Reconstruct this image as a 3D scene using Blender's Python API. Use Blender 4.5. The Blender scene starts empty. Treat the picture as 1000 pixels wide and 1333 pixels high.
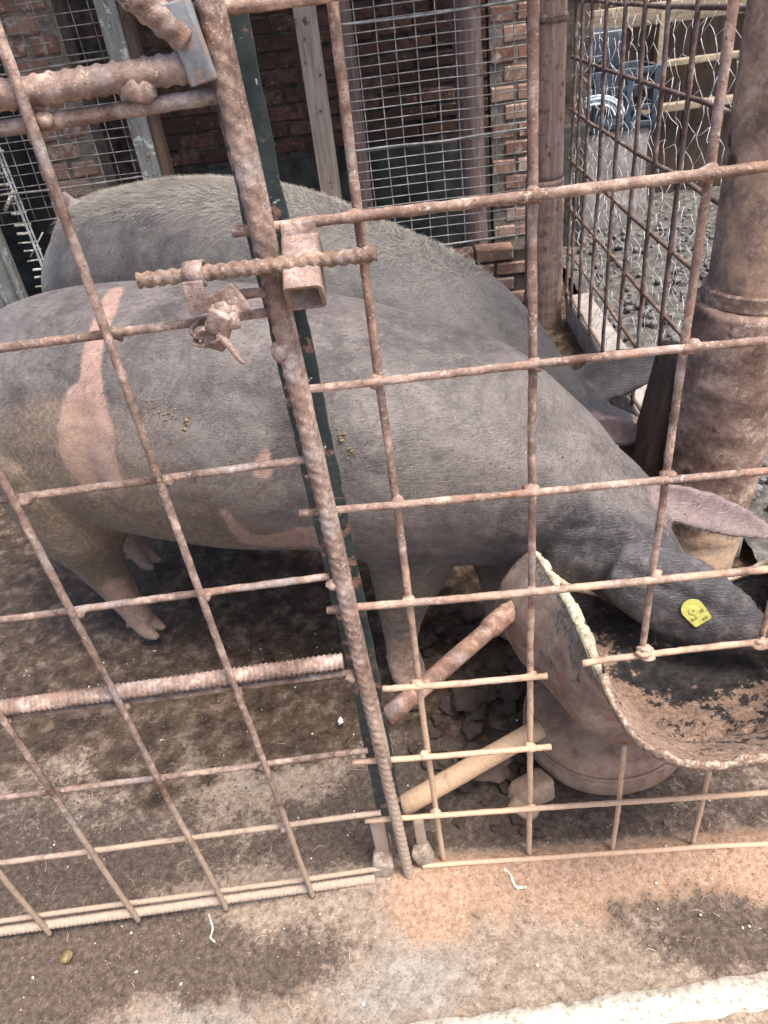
import bpy, bmesh, math, random
import numpy as np
from mathutils import Vector, Matrix
random.seed(7)
RNG = np.random.default_rng(11)
C = bpy.context.scene.collection
SC = bpy.context.scene

# ------------------------------------------------------------------ camera, sky, sun, exposure
cam_d = bpy.data.cameras.new('camera')
cam = bpy.data.objects.new('camera', cam_d); C.objects.link(cam)
cam_d.sensor_fit = 'VERTICAL'; cam_d.sensor_height = 24.0; cam_d.lens = 17.1
cam_d.clip_start = 0.02; cam_d.clip_end = 500
right = Vector((0.99366, -0.00404, -0.11238)); up = Vector((0.09383, 0.58063, 0.80874)); back = Vector((0.06198, -0.81416, 0.57733))
cam.matrix_world = Matrix(((right.x, up.x, back.x, -0.1119), (right.y, up.y, back.y, -0.6604), (right.z, up.z, back.z, 1.2114), (0, 0, 0, 1)))
SC.camera = cam

SUN_EL, SUN_AZ = 66.0, 128.0            # azimuth clockwise from +Y
world = bpy.data.worlds.new('World'); SC.world = world; world.use_nodes = True
wn = world.node_tree.nodes; bg = wn['Background']
sky = wn.new('ShaderNodeTexSky'); sky.sky_type = 'NISHITA'; sky.sun_disc = False
sky.sun_elevation = math.radians(SUN_EL); sky.sun_rotation = math.radians(SUN_AZ)
sky.dust_density = 4.0; sky.air_density = 0.6; sky.ozone_density = 1.0
world.node_tree.links.new(sky.outputs[0], bg.inputs[0]); bg.inputs[1].default_value = 0.105
sun_d = bpy.data.lights.new('sun', 'SUN'); sun_d.energy = 1.5; sun_d.angle = math.radians(22); sun_d.color = (1, 0.93, 0.84)
sun = bpy.data.objects.new('sun', sun_d); C.objects.link(sun)
az, el = math.radians(SUN_AZ), math.radians(SUN_EL)
to_sun = Vector((math.sin(az) * math.cos(el), math.cos(az) * math.cos(el), math.sin(el)))
sun.rotation_euler = to_sun.to_track_quat('Z', 'Y').to_euler()
SC.view_settings.view_transform = 'Standard'; SC.view_settings.look = 'None'
SC.view_settings.exposure = 1.95; SC.view_settings.gamma = 1.0; SC.view_settings.use_curve_mapping = False
SC.cycles.max_bounces = 6; SC.cycles.use_denoising = True

# ------------------------------------------------------------------ numpy noise
def _hash(i, j, k, seed):
    n = (i * 374761393 + j * 668265263 + k * 2147483647 + seed * 974711) & 0xffffffff
    n = ((n ^ (n >> 13)) * 1274126177) & 0xffffffff
    n = (n ^ (n >> 16)) & 0xffffffff
    return n / 4294967295.0
def vnoise(p, seed=0):
    p = np.asarray(p, float); f = np.floor(p).astype(np.int64); t = p - f; t = t * t * (3 - 2 * t); r = 0
    for a in (0, 1):
        for b in (0, 1):
            for c in (0, 1):
                w = (t[:, 0] if a else 1 - t[:, 0]) * (t[:, 1] if b else 1 - t[:, 1]) * (t[:, 2] if c else 1 - t[:, 2])
                r = r + w * _hash(f[:, 0] + a, f[:, 1] + b, f[:, 2] + c, seed)
    return r
def fbm(p, scale, octaves=3, seed=0):
    p = np.asarray(p, float); s = 0; amp = 0.5; tot = 0
    for o in range(octaves):
        s = s + amp * (vnoise(p * scale * 2 ** o, seed + o * 17) - 0.5); tot += amp; amp *= 0.5
    return s / tot

# ------------------------------------------------------------------ materials
class NT:
    def __init__(self, name, rough=0.8, spec=0.3):
        self.m = bpy.data.materials.new(name); self.m.use_nodes = True
        self.n = self.m.node_tree.nodes; self.l = self.m.node_tree.links
        self.b = self.n['Principled BSDF']; self.set('Roughness', rough); self.set('Specular IOR Level', spec)
        self.coord = self.n.new('ShaderNodeNewGeometry').outputs['Position']; self.h = None
    def set(self, k, v): self.b.inputs[k].default_value = v
    def link(self, a, b): self.l.new(a, b)
    def objcoord(self):
        tc = self.n.new('ShaderNodeTexCoord'); oi = self.n.new('ShaderNodeObjectInfo')
        mul = self.n.new('ShaderNodeVectorMath'); mul.operation = 'SCALE'; self.link(oi.outputs['Random'], mul.inputs['Scale'])
        mul.inputs[0].default_value = (7.3, 3.1, 5.7)
        ad = self.n.new('ShaderNodeVectorMath'); ad.operation = 'ADD'; self.link(tc.outputs['Object'], ad.inputs[0]); self.link(mul.outputs[0], ad.inputs[1])
        self.coord = ad.outputs[0]; self.rand = oi.outputs['Random']; return self
    def noise(self, scale, detail=4, rough=0.6, stretch=None, dist=0.0):
        t = self.n.new('ShaderNodeTexNoise'); t.inputs['Scale'].default_value = scale; t.inputs['Detail'].default_value = detail
        t.inputs['Roughness'].default_value = rough; t.inputs['Distortion'].default_value = dist
        c = self.coord
        if stretch:
            mp = self.n.new('ShaderNodeMapping'); mp.vector_type = 'TEXTURE' if False else 'POINT'
            mp.inputs['Rotation'].default_value = stretch[1]; mp.inputs['Scale'].default_value = stretch[0]
            self.link(c, mp.inputs['Vector']); c = mp.outputs[0]
        self.link(c, t.inputs['Vector']); return t.outputs['Fac']
    def vor(self, scale, feature='F1'):
        t = self.n.new('ShaderNodeTexVoronoi'); t.feature = feature; t.inputs['Scale'].default_value = scale; self.link(self.coord, t.inputs['Vector']); return t.outputs['Distance']
    def ramp(self, fac, *stops):
        r = self.n.new('ShaderNodeValToRGB'); e = r.color_ramp.elements
        while len(e) < len(stops): e.new(0.5)
        for x, (pos, col) in zip(e, stops):
            x.position = pos; x.color = (*col, 1) if len(col) == 3 else col
        self.link(fac, r.inputs[0]); return r.outputs[0]
    def step(self, fac, a, b):
        r = self.n.new('ShaderNodeMapRange'); r.inputs[1].default_value = a; r.inputs[2].default_value = b; r.clamp = True
        self.link(fac, r.inputs[0]); return r.outputs[0]
    def mix(self, fac, a, b):
        x = self.n.new('ShaderNodeMix'); x.data_type = 'RGBA'
        for s, v in ((0, fac), (6, a), (7, b)):
            if isinstance(v, (int, float)): x.inputs[s].default_value = v
            elif isinstance(v, tuple): x.inputs[s].default_value = (*v, 1)
            else: self.link(v, x.inputs[s])
        return x.outputs[2]
    def math(self, op, a, b=None):
        x = self.n.new('ShaderNodeMath'); x.operation = op
        for i, v in enumerate((a, b)):
            if v is None: continue
            if isinstance(v, (int, float)): x.inputs[i].default_value = v
            else: self.link(v, x.inputs[i])
        return x.outputs[0]
    def attr(self, name):
        a = self.n.new('ShaderNodeAttribute'); a.attribute_name = name; return a.outputs['Fac']
    def sepz(self):
        s = self.n.new('ShaderNodeSeparateXYZ'); g = self.n.new('ShaderNodeNewGeometry'); self.link(g.outputs['Position'], s.inputs[0]); return s.outputs
    def color(self, c):
        if isinstance(c, tuple): self.set('Base Color', (*c, 1))
        else: self.link(c, self.b.inputs['Base Color'])
        return self
    def rough(self, f): self.link(f, self.b.inputs['Roughness']); return self
    def bump(self, h, strength=0.5, dist=0.002):
        b = self.n.new('ShaderNodeBump'); b.inputs['Strength'].default_value = strength; b.inputs['Distance'].default_value = dist
        self.link(h, b.inputs['Height'])
        if self.h: self.link(self.h, b.inputs['Normal'])
        self.h = b.outputs[0]; self.link(self.h, self.b.inputs['Normal']); return self

def rust_mat(name, dark, mid, pale, pale_at=0.62, dust=None, dust_z=None):
    t = NT(name, 0.75, 0.35)
    mixn = t.math('ADD', t.math('MULTIPLY', t.noise(16, 4, 0.6), 0.5), t.math('MULTIPLY', t.noise(75, 6, 0.7), 0.5))
    c = t.ramp(mixn, (0.38, dark), (0.47, tuple((a + b) / 2 for a, b in zip(dark, mid))), (0.54, mid), (0.63, tuple(min(1, x * 1.75 + .05) for x in mid)))
    fl = t.math('MULTIPLY', t.step(t.math('ADD', t.noise(230, 5, 0.75), t.math('MULTIPLY', t.math('SUBTRACT', t.noise(28, 4), 0.5), 0.5)), pale_at - 0.04, pale_at + 0.12), 0.75)
    c = t.mix(fl, c, pale)
    c = t.mix(t.step(t.noise(330, 4, 0.7), 0.60, 0.68), c, tuple(x * 0.55 for x in dark)); c = t.mix(t.math('MULTIPLY', t.step(t.noise(24, 4, 0.6), 0.56, 0.66), 0.4), c, (mid[0] * 1.05, mid[1] * 0.72, mid[2] * 0.55))
    c = t.mix(t.math('MULTIPLY', t.step(t.noise(13, 5, 0.65), 0.54, 0.66), 0.55), c, t.ramp(t.noise(160, 5, 0.75), (0.38, (0.17, 0.15, 0.14)), (0.6, (0.43, 0.40, 0.385))))
    if dust:
        z = t.sepz()[2]
        f = t.math('ADD', t.step(z, dust_z[1], dust_z[0]), t.math('MULTIPLY', t.math('SUBTRACT', t.noise(30, 4), 0.5), 1.6))
        c = t.mix(t.step(f, 0.35, 0.75), c, t.ramp(t.noise(200, 3), (0.3, tuple(x * 0.75 for x in dust)), (0.7, dust)))
    t.color(c); t.bump(t.noise(130, 5, 0.7), 0.8, 0.0022); t.bump(t.noise(700, 3, 0.7), 0.6, 0.0008)
    return t.m
M = {}
M['gate_rust'] = rust_mat('gate_rust', (0.085, 0.05, 0.036), (0.235, 0.165, 0.132), (0.52, 0.46, 0.41), 0.62, (0.37, 0.28, 0.205), (0.02, 0.50))
M['fence_rust'] = rust_mat('fence_rust', (0.115, 0.062, 0.042), (0.285, 0.195, 0.152), (0.62, 0.54, 0.47), 0.60, (0.54, 0.37, 0.25), (0.25, 0.85))
M['rebar_rust'] = rust_mat('rebar_rust', (0.10, 0.06, 0.044), (0.255, 0.18, 0.145), (0.55, 0.50, 0.45), 0.63, (0.40, 0.31, 0.24), (0.0, 0.6))
M['dark_rust'] = rust_mat('dark_rust', (0.06, 0.04, 0.032), (0.14, 0.09, 0.072), (0.28, 0.23, 0.2), 0.68)
M['pipe_rust'] = rust_mat('pipe_rust', (0.10, 0.055, 0.04), (0.24, 0.14, 0.10), (0.40, 0.34, 0.28), 0.62, (0.52, 0.36, 0.23), (0.1, 0.42))
M['latch_rust'] = rust_mat('latch_rust', (0.10, 0.065, 0.052), (0.26, 0.185, 0.155), (0.46, 0.43, 0.40), 0.64)
M['bolt_rust'] = rust_mat('bolt_rust', (0.11, 0.066, 0.046), (0.25, 0.17, 0.125), (0.56, 0.50, 0.45), 0.6)

t = NT('green_black_paint', 0.55, 0.4)
c = t.ramp(t.noise(60, 4), (0.3, (0.012, 0.02, 0.02)), (0.7, (0.035, 0.05, 0.048)))
c = t.mix(t.step(t.noise(35, 5, 0.7), 0.56, 0.62), c, t.ramp(t.noise(90, 3), (0.35, (0.13, 0.07, 0.05)), (0.65, (0.26, 0.15, 0.11))))
c = t.mix(t.step(t.noise(110, 4, 0.7), 0.66, 0.70), c, (0.5, 0.52, 0.48))
t.color(c).bump(t.noise(150, 4), 0.6, 0.001); M['green_paint'] = t.m

t = NT('blue_grey_paint', 0.6, 0.4)
c = t.ramp(t.noise(80, 4, stretch=((1, 1, 0.25), (0, 0, 0))), (0.35, (0.08, 0.088, 0.096)), (0.65, (0.19, 0.20, 0.21)))
t.color(t.mix(t.step(t.noise(55, 5, .7), 0.50, 0.58), c, (0.22, 0.145, 0.115))).bump(t.noise(200, 3), 0.5, 0.001); M['blue_paint'] = t.m

t = NT('galvanised_wire', 0.5, 0.5); t.color(t.ramp(t.noise(30, 4), (0.35, (0.17, 0.165, 0.145)), (0.65, (0.42, 0.42, 0.385)))); M['wire'] = t.m
t = NT('dirty_wire', 0.6, 0.4); t.color(t.ramp(t.noise(20, 4), (0.4, (0.10, 0.09, 0.075)), (0.65, (0.27, 0.26, 0.23)))); M['wire_dull'] = t.m
t = NT('sunlit_wire', 0.5, 0.4); t.color(t.ramp(t.noise(40, 3), (0.4, (0.35, 0.30, 0.2)), (0.6, (0.85, 0.82, 0.7)))); M['wire_sunlit'] = t.m  # sunlight on the gap wires is put into this pale colour
t = NT('bright_wire', 0.4, 0.5); t.color(t.ramp(t.noise(25, 3), (0.35, (0.24, 0.24, 0.235)), (0.6, (0.55, 0.56, 0.55)))); M['wire_bright'] = t.m

t = NT('brick', 0.9, 0.2).objcoord()
c = t.ramp(t.rand, (0.0, (0.060, 0.034, 0.025)), (0.5, (0.105, 0.056, 0.040)), (1.0, (0.145, 0.082, 0.060)))
c = t.mix(t.step(t.noise(28, 5, 0.7), 0.46, 0.6), c, (0.05, 0.035, 0.028)); c = t.mix(t.step(t.noise(45, 5, 0.7), 0.62, 0.68), c, (0.30, 0.25, 0.2))
t.color(c).bump(t.noise(70, 5, 0.7), 0.9, 0.004); M['brick'] = t.m
t = NT('pale_brick', 0.9, 0.2).objcoord()
c = t.ramp(t.rand, (0.0, (0.17, 0.085, 0.06)), (0.5, (0.25, 0.15, 0.11)), (1.0, (0.30, 0.2, 0.155)))
c = t.mix(t.step(t.noise(24, 5, 0.7), 0.52, 0.62), c, (0.33, 0.29, 0.25)); c = t.mix(t.step(t.noise(40, 5, 0.7), 0.6, 0.66), c, (0.10, 0.07, 0.055))
t.color(c).bump(t.noise(60, 5, 0.7), 0.9, 0.004); M['pale_brick'] = t.m
t = NT('mortar', 0.95, 0.15); t.color(t.ramp(t.noise(14, 5, 0.7), (0.38, (0.03, 0.024, 0.02)), (0.68, (0.12, 0.10, 0.082)))).bump(t.noise(90, 4), 0.9, 0.004); M['mortar'] = t.m
t = NT('dark_render', 0.9, 0.2); t.color(t.ramp(t.noise(9, 5, 0.7), (0.35, (0.02, 0.017, 0.015)), (0.7, (0.06, 0.072, 0.062)))).bump(t.noise(60, 4), 0.8, 0.004); M['dark_render'] = t.m
t = NT('grey_panel', 0.8, 0.3); t.color(t.ramp(t.noise(8, 5, 0.7), (0.35, (0.10, 0.105, 0.095)), (0.7, (0.23, 0.24, 0.22)))).bump(t.noise(50, 4), 0.4, 0.002); M['grey_panel'] = t.m

def wood_mat(name, a, b, vertical=True, speck=None):
    t = NT(name, 0.85, 0.25)
    st = (14, 14, 1.2) if vertical else (1.2, 14, 14)
    c = t.ramp(t.noise(5, 6, 0.65, stretch=(st, (0, 0, 0))), (0.32, a), (0.68, b))
    c = t.mix(t.step(t.noise(22, 4), 0.62, 0.7), c, tuple(x * 0.45 for x in a))
    if speck: c = t.mix(t.step(t.noise(26, 5, 0.7), 0.56, 0.62), c, speck)
    t.color(c).bump(t.noise(9, 6, 0.7, stretch=(st, (0, 0, 0))), 0.6, 0.003); return t.m
M['plank'] = wood_mat('plank_wood', (0.17, 0.135, 0.105), (0.33, 0.275, 0.225))
M['rail_wood'] = wood_mat('rail_wood', (0.20, 0.15, 0.10), (0.38, 0.31, 0.22), False)
M['board_wood'] = wood_mat('board_wood', (0.045, 0.03, 0.022), (0.11, 0.075, 0.055))
M['white_frame'] = wood_mat('whitewashed_wood', (0.09, 0.085, 0.075), (0.21, 0.215, 0.195), True, (0.33, 0.36, 0.335))
M['pink_pole'] = wood_mat('weathered_pole', (0.09, 0.06, 0.052), (0.20, 0.145, 0.13))
M['mid_post'] = wood_mat('rusted_post', (0.12, 0.075, 0.06), (0.24, 0.17, 0.145), True, (0.10, 0.06, 0.045))

t = NT('post_rust', 0.9, 0.25)
c = t.ramp(t.noise(16, 6, 0.7), (0.3, (0.12, 0.075, 0.055)), (0.44, (0.24, 0.165, 0.125)), (0.56, (0.40, 0.26, 0.17)), (0.72, (0.48, 0.37, 0.29)))
c = t.mix(t.step(t.noise(9, 5, 0.7, stretch=((1, 1, 0.5), (0, 0, 0))), 0.52, 0.62), c, (0.17, 0.13, 0.11)); c = t.mix(t.math('MULTIPLY', t.step(t.math('ADD', t.noise(90, 6, 0.8), t.math('MULTIPLY', t.math('SUBTRACT', t.noise(8, 4), 0.5), 0.6)), 0.54, 0.68), 0.7), c, (0.52, 0.43, 0.35))
c = t.mix(t.step(t.noise(12, 4, 0.6), 0.62, 0.68), c, (0.075, 0.04, 0.03))
t.color(c).bump(t.noise(60, 6, 0.75), 1.0, 0.004); M['post_rust'] = t.m
t = NT('sleeve_rust', 0.9, 0.25)
c = t.ramp(t.noise(18, 6, 0.7), (0.3, (0.09, 0.055, 0.042)), (0.5, (0.20, 0.13, 0.10)), (0.68, (0.33, 0.24, 0.19)))
c = t.mix(t.step(t.noise(13, 5, 0.65), 0.58, 0.64), c, (0.075, 0.038, 0.028)); c = t.mix(t.math('MULTIPLY', t.step(t.math('ADD', t.noise(85, 6, 0.8), t.math('MULTIPLY', t.math('SUBTRACT', t.noise(9, 4), 0.5), 0.6)), 0.52, 0.66), 0.75), c, (0.46, 0.37, 0.29))
z = t.sepz()[2]; f = t.math('ADD', t.step(z, 0.36, 0.1), t.math('MULTIPLY', t.math('SUBTRACT', t.noise(14, 5), 0.5), 2.2))
c = t.mix(t.step(f, 0.5, 0.8), c, t.ramp(t.noise(60, 4), (0.35, (0.33, 0.26, 0.19)), (0.65, (0.50, 0.33, 0.2))))
t.color(c).bump(t.noise(60, 6, 0.75), 1.0, 0.004); M['sleeve_rust'] = t.m

# ground
t = NT('trodden_ground', 0.9, 0.25)
dk, du, gy, wet = t.attr('dark'), t.attr('dust'), t.attr('grey'), t.attr('wet')
nz = t.math('MULTIPLY', t.math('SUBTRACT', t.noise(22, 7, 0.72), 0.5), 1.5)
nf = t.math('MULTIPLY', t.math('SUBTRACT', t.noise(110, 6, 0.8), 0.5), 1.3)
nn = t.math('ADD', nz, nf)
base = t.ramp(t.noise(75, 7, 0.8), (0.32, (0.10, 0.073, 0.053)), (0.45, (0.225, 0.17, 0.128)), (0.56, (0.325, 0.26, 0.20)), (0.68, (0.44, 0.375, 0.305)))
gcol = t.ramp(t.noise(60, 6, 0.75), (0.32, (0.14, 0.118, 0.096)), (0.6, (0.36, 0.325, 0.28)))
ocol = t.ramp(t.noise(110, 6, 0.75), (0.3, (0.19, 0.115, 0.075)), (0.5, (0.36, 0.235, 0.158)), (0.7, (0.50, 0.365, 0.265)))
dcol = t.ramp(t.noise(90, 7, 0.8), (0.33, (0.040, 0.028, 0.021)), (0.5, (0.098, 0.073, 0.057)), (0.66, (0.185, 0.145, 0.115)))
wcol = t.ramp(t.noise(24, 7, 0.75), (0.36, (0.022, 0.014, 0.009)), (0.52, (0.075, 0.050, 0.033)), (0.66, (0.19, 0.148, 0.108)))
c = t.mix(t.step(t.math('ADD', gy, nn), 0.4, 0.75), base, gcol)
c = t.mix(t.step(t.math('ADD', du, nn), 0.35, 0.75), c, ocol)
c = t.mix(t.step(t.math('ADD', dk, nn), 0.4, 0.7), c, dcol)
c = t.mix(t.step(t.math('ADD', wet, t.math('MULTIPLY', nn, 0.6)), 0.4, 0.65), c, wcol)
c = t.mix(t.math('MULTIPLY', t.step(t.noise(300, 3, 0.6), 0.68, 0.72), 0.55), c, (0.55, 0.52, 0.48))
c = t.mix(t.math('MULTIPLY', t.step(t.noise(240, 5, 0.7), 0.42, 0.33), 0.7), c, (0.07, 0.053, 0.042))
t.color(c); t.rough(t.ramp(t.math('ADD', t.math('MULTIPLY', wet, 0.7), t.math('MULTIPLY', t.noise(12, 5), 0.6)), (0.35, (0.95,) * 3), (0.95, (0.24,) * 3)))
t.bump(t.noise(60, 7, 0.75), 0.8, 0.008); t.bump(t.noise(350, 4, 0.7), 0.8, 0.002); M['ground'] = t.m
t = NT('neighbour_floor', 0.9, 0.25); c = t.ramp(t.noise(20, 7, 0.75), (0.34, (0.025, 0.024, 0.023)), (0.5, (0.085, 0.08, 0.073)), (0.68, (0.20, 0.19, 0.175)))
t.color(c).bump(t.noise(40, 6, 0.75), 1.0, 0.01); M['nfloor'] = t.m
t = NT('white_kerb', 0.85, 0.3); c = t.ramp(t.noise(90, 6, 0.75), (0.36, (0.20, 0.165, 0.125)), (0.48, (0.42, 0.375, 0.31)), (0.62, (0.55, 0.515, 0.45)))
c = t.mix(t.step(t.noise(28, 6, 0.75), 0.64, 0.70), c, (0.34, 0.26, 0.19)); t.color(c).bump(t.noise(110, 5, 0.7), 0.7, 0.002); M['kerb'] = t.m
t = NT('dry_mortar', 0.9, 0.2); t.color(t.ramp(t.noise(110, 6, 0.75), (0.35, (0.20, 0.15, 0.115)), (0.62, (0.44, 0.37, 0.30)))).bump(t.noise(120, 5, 0.75), 1.0, 0.006); M['dry_mortar'] = t.m
t = NT('pale_mortar', 0.95, 0.15); t.color(t.ramp(t.noise(30, 6, 0.75), (0.35, (0.09, 0.075, 0.062)), (0.65, (0.24, 0.205, 0.17)))).bump(t.noise(90, 4), 0.9, 0.004); M['pale_mortar'] = t.m
t = NT('grey_concrete', 0.85, 0.3); t.color(t.ramp(t.noise(20, 6, 0.75), (0.35, (0.16, 0.14, 0.125)), (0.65, (0.34, 0.31, 0.28)))).bump(t.noise(80, 5, 0.7), 0.6, 0.002); M['concrete'] = t.m
def clod_mat(name, a, b):
    t = NT(name, 0.9, 0.25).objcoord(); t.color(t.ramp(t.noise(60, 6, 0.75), (0.32, a), (0.68, b))).bump(t.noise(110, 5, 0.75), 0.9, 0.003); return t.m
M['clod'] = clod_mat('dung_clod', (0.045, 0.032, 0.024), (0.14, 0.105, 0.08))
M['clod_grey'] = clod_mat('neighbour_clod', (0.035, 0.034, 0.033), (0.22, 0.215, 0.205))
M['tan_rock'] = clod_mat('tan_rock', (0.30, 0.2, 0.125), (0.52, 0.385, 0.26))
M['dry_clod'] = clod_mat('dry_clod', (0.15, 0.10, 0.075), (0.32, 0.225, 0.165))
t = NT('chip', 0.8, 0.3).objcoord(); t.color(t.ramp(t.noise(300, 2), (0.4, (0.35, 0.32, 0.27)), (0.6, (0.75, 0.72, 0.66)))); M['chip'] = t.m
t = NT('straw', 0.8, 0.3); t.color(t.ramp(t.noise(20, 2), (0.4, (0.30, 0.22, 0.13)), (0.6, (0.6, 0.5, 0.34)))); M['straw'] = t.m
t = NT('white_rag', 0.85, 0.2); t.color(t.ramp(t.noise(150, 4), (0.4, (0.32, 0.27, 0.21)), (0.6, (0.66, 0.62, 0.55)))); M['white_rag'] = t.m
t = NT('yellow_dung', 0.9, 0.2); t.color(t.ramp(t.noise(150, 4), (0.35, (0.09, 0.062, 0.03)), (0.65, (0.23, 0.17, 0.09)))); M['yellow_dung'] = t.m

# trough
t = NT('trough_outside', 0.7, 0.35)
c = t.ramp(t.noise(26, 6, 0.7), (0.3, (0.10, 0.07, 0.052)), (0.5, (0.22, 0.16, 0.122)), (0.7, (0.33, 0.265, 0.21)))
c = t.mix(t.math('MULTIPLY', t.step(t.noise(20, 6, 0.75), 0.52, 0.66), .65), c, (0.27, 0.115, 0.085)); c = t.mix(t.step(t.noise(33, 5, 0.7), 0.6, 0.68), c, (0.08, 0.07, 0.065))
c = t.mix(t.step(t.math('ADD', t.step(t.sepz()[2], 0.35, 0.47), t.math('MULTIPLY', t.math('SUBTRACT', t.noise(25, 6, 0.7), 0.5), 1.6)), 0.55, 0.8), c, t.ramp(t.noise(200, 4, stretch=((1, 1, 0.3), (0, 0, 0))), (0.35, (0.05, 0.043, 0.036)), (0.65, (0.20, 0.172, 0.142))))
t.color(c).bump(t.noise(100, 5, 0.7), 0.6, 0.0015); M['trough_out'] = t.m
t = NT('trough_inside', 0.45, 0.5)
c = t.ramp(t.noise(50, 6, 0.75), (0.42, (0.008, 0.007, 0.008)), (0.62, (0.05, 0.04, 0.035)))
crust = t.math('ADD', t.attr('crust'), t.math('ADD', t.math('MULTIPLY', t.math('SUBTRACT', t.noise(34, 7, 0.75), 0.5), 3.4), t.math('MULTIPLY', t.math('SUBTRACT', t.noise(120, 4, 0.7), 0.5), 1.0)))
cf = t.step(crust, 0.48, 0.6)
c = t.mix(cf, c, t.ramp(t.noise(140, 6, 0.8), (0.3, (0.12, 0.075, 0.05)), (0.5, (0.29, 0.19, 0.135)), (0.7, (0.44, 0.32, 0.24))))
t.color(c).bump(crust, 0.8, 0.006); t.bump(t.noise(170, 5, 0.7), 0.7, 0.003); t.rough(t.ramp(cf, (0, (0.55,) * 3), (1, (0.9,) * 3))); M['trough_in'] = t.m
t = NT('trough_edge', 0.9, 0.2)
c = t.ramp(t.noise(150, 6, 0.75), (0.34, (0.26, 0.19, 0.12)), (0.46, (0.52, 0.44, 0.30)), (0.62, (0.68, 0.62, 0.47)))
c = t.mix(t.step(t.sepz()[1], 0.03, -0.03), c, t.ramp(t.noise(150, 6, 0.75), (0.35, (0.13, 0.09, 0.065)), (0.52, (0.33, 0.23, 0.165)), (0.66, (0.60, 0.53, 0.44)))); t.color(c).bump(t.noise(160, 5, 0.75), 1.0, 0.004); M['trough_edge'] = t.m
t = NT('base_drum', 0.85, 0.3)
c = t.ramp(t.noise(28, 6, 0.7), (0.32, (0.16, 0.10, 0.066)), (0.5, (0.29, 0.195, 0.135)), (0.7, (0.38, 0.29, 0.22)))
c = t.mix(t.math('MULTIPLY', t.step(t.noise(24, 6, 0.75), 0.56, 0.68), .6), c, (0.32, 0.13, 0.095)); t.color(c).bump(t.noise(90, 5, 0.7), 0.8, 0.002); M['base_drum'] = t.m

# pigs
def pig_mat(name, dark, light, mudc, mud_gain):
    t = NT(name, 0.5, 0.6)
    c = t.ramp(t.noise(5, 7, 0.72, dist=0.8), (0.40, dark), (0.57, light))
    c = t.mix(t.math('MULTIPLY', t.step(t.math('ADD', t.attr('dusky_shade'), t.math('MULTIPLY', t.math('SUBTRACT', t.noise(22, 5, 0.7), 0.5), 0.9)), 0.25, 0.75), 0.9), c, t.ramp(t.noise(50, 4), (0.35, (0.010, 0.009, 0.011)), (0.65, (0.036, 0.032, 0.037))))  # dark skin tone, also used to paint shadow on the faces
    c = t.mix(t.math('MULTIPLY', t.step(t.noise(45, 5, 0.7), 0.5, 0.7), 0.45), c, tuple(min(1, x * 1.5) for x in light))
    hair = t.noise(55, 4, 0.7, stretch=((1.0, 9, 9), (0.0, 0.35, -0.32)))
    c = t.mix(t.math('MULTIPLY', t.step(hair, 0.56, 0.68), 0.6), c, tuple(x * 0.55 for x in dark))
    c = t.mix(t.math('MULTIPLY', t.step(hair, 0.44, 0.34), 0.30), c, tuple(min(1, x * 1.7) for x in light))
    mud = t.math('ADD', t.attr('mud'), t.math('ADD', t.math('MULTIPLY', t.math('SUBTRACT', t.noise(10, 6, 0.7), 0.5), 1.4), t.math('MULTIPLY', t.math('SUBTRACT', t.noise(140, 4, 0.7), 0.5), 0.9)))
    c = t.mix(t.math('MULTIPLY', t.step(mud, 0.35, 0.9), mud_gain), c, t.ramp(t.noise(120, 6, 0.75), (0.34, tuple(x * 0.42 for x in mudc)), (0.52, tuple(x * 0.8 for x in mudc)), (0.68, tuple(x * 1.35 for x in mudc))))
    pk = t.math('ADD', t.attr('pink'), t.math('ADD', t.math('MULTIPLY', t.math('SUBTRACT', t.noise(50, 4, 0.6), 0.5), 0.014), t.math('MULTIPLY', t.math('SUBTRACT', t.noise(300, 4, 0.7), 0.5), 0.012)))
    pcol = t.ramp(t.noise(40, 5, 0.7), (0.3, (0.23, 0.135, 0.10)), (0.5, (0.31, 0.195, 0.15)), (0.68, (0.37, 0.25, 0.2)))
    pcol = t.mix(t.math('MULTIPLY', t.step(mud, 0.5, 1.1), 0.45), pcol, mudc)
    c = t.mix(t.math('MULTIPLY', t.step(pk, 0.003, -0.004), 0.93), c, pcol)
    ear = t.attr('ear')
    c = t.mix(t.math('MULTIPLY', t.step(t.math('ADD', ear, t.math('MULTIPLY', t.math('SUBTRACT', t.noise(40, 5), 0.5), 0.8)), 0.3, 0.8), 0.85), c, t.ramp(t.noise(70, 5, 0.7), (0.3, (0.12, 0.078, 0.075)), (0.7, (0.25, 0.175, 0.16))))
    c = t.mix(t.step(t.math('ADD', t.attr('crusty'), t.math('MULTIPLY', t.math('SUBTRACT', t.noise(60, 5, 0.7), 0.5), 1.2)), 0.4, 0.7), c, t.ramp(t.noise(110, 5, 0.7), (0.3, (0.15, 0.095, 0.07)), (0.7, (0.37, 0.255, 0.19))))
    c = t.mix(t.step(t.noise(260, 2), 0.72, 0.74), c, (0.30, 0.24, 0.16))
    t.color(c); t.rough(t.ramp(t.noise(30, 4), (0.3, (0.34,) * 3), (0.7, (0.58,) * 3)))
    t.set('Sheen Weight', 0.15); t.set('Sheen Roughness', 0.4); t.set('Subsurface Weight', 0.0)
    t.bump(t.noise(14, 4, 0.6), 0.5, 0.008); t.bump(hair, 0.9, 0.0018); t.bump(t.noise(260, 4, 0.7), 0.5, 0.0012)
    return t.m
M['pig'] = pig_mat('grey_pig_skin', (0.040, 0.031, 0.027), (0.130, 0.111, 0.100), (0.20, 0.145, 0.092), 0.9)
M['dark_pig'] = pig_mat('dark_pig_skin', (0.018, 0.015, 0.013), (0.066, 0.057, 0.050), (0.11, 0.085, 0.06), 0.55)
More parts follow.
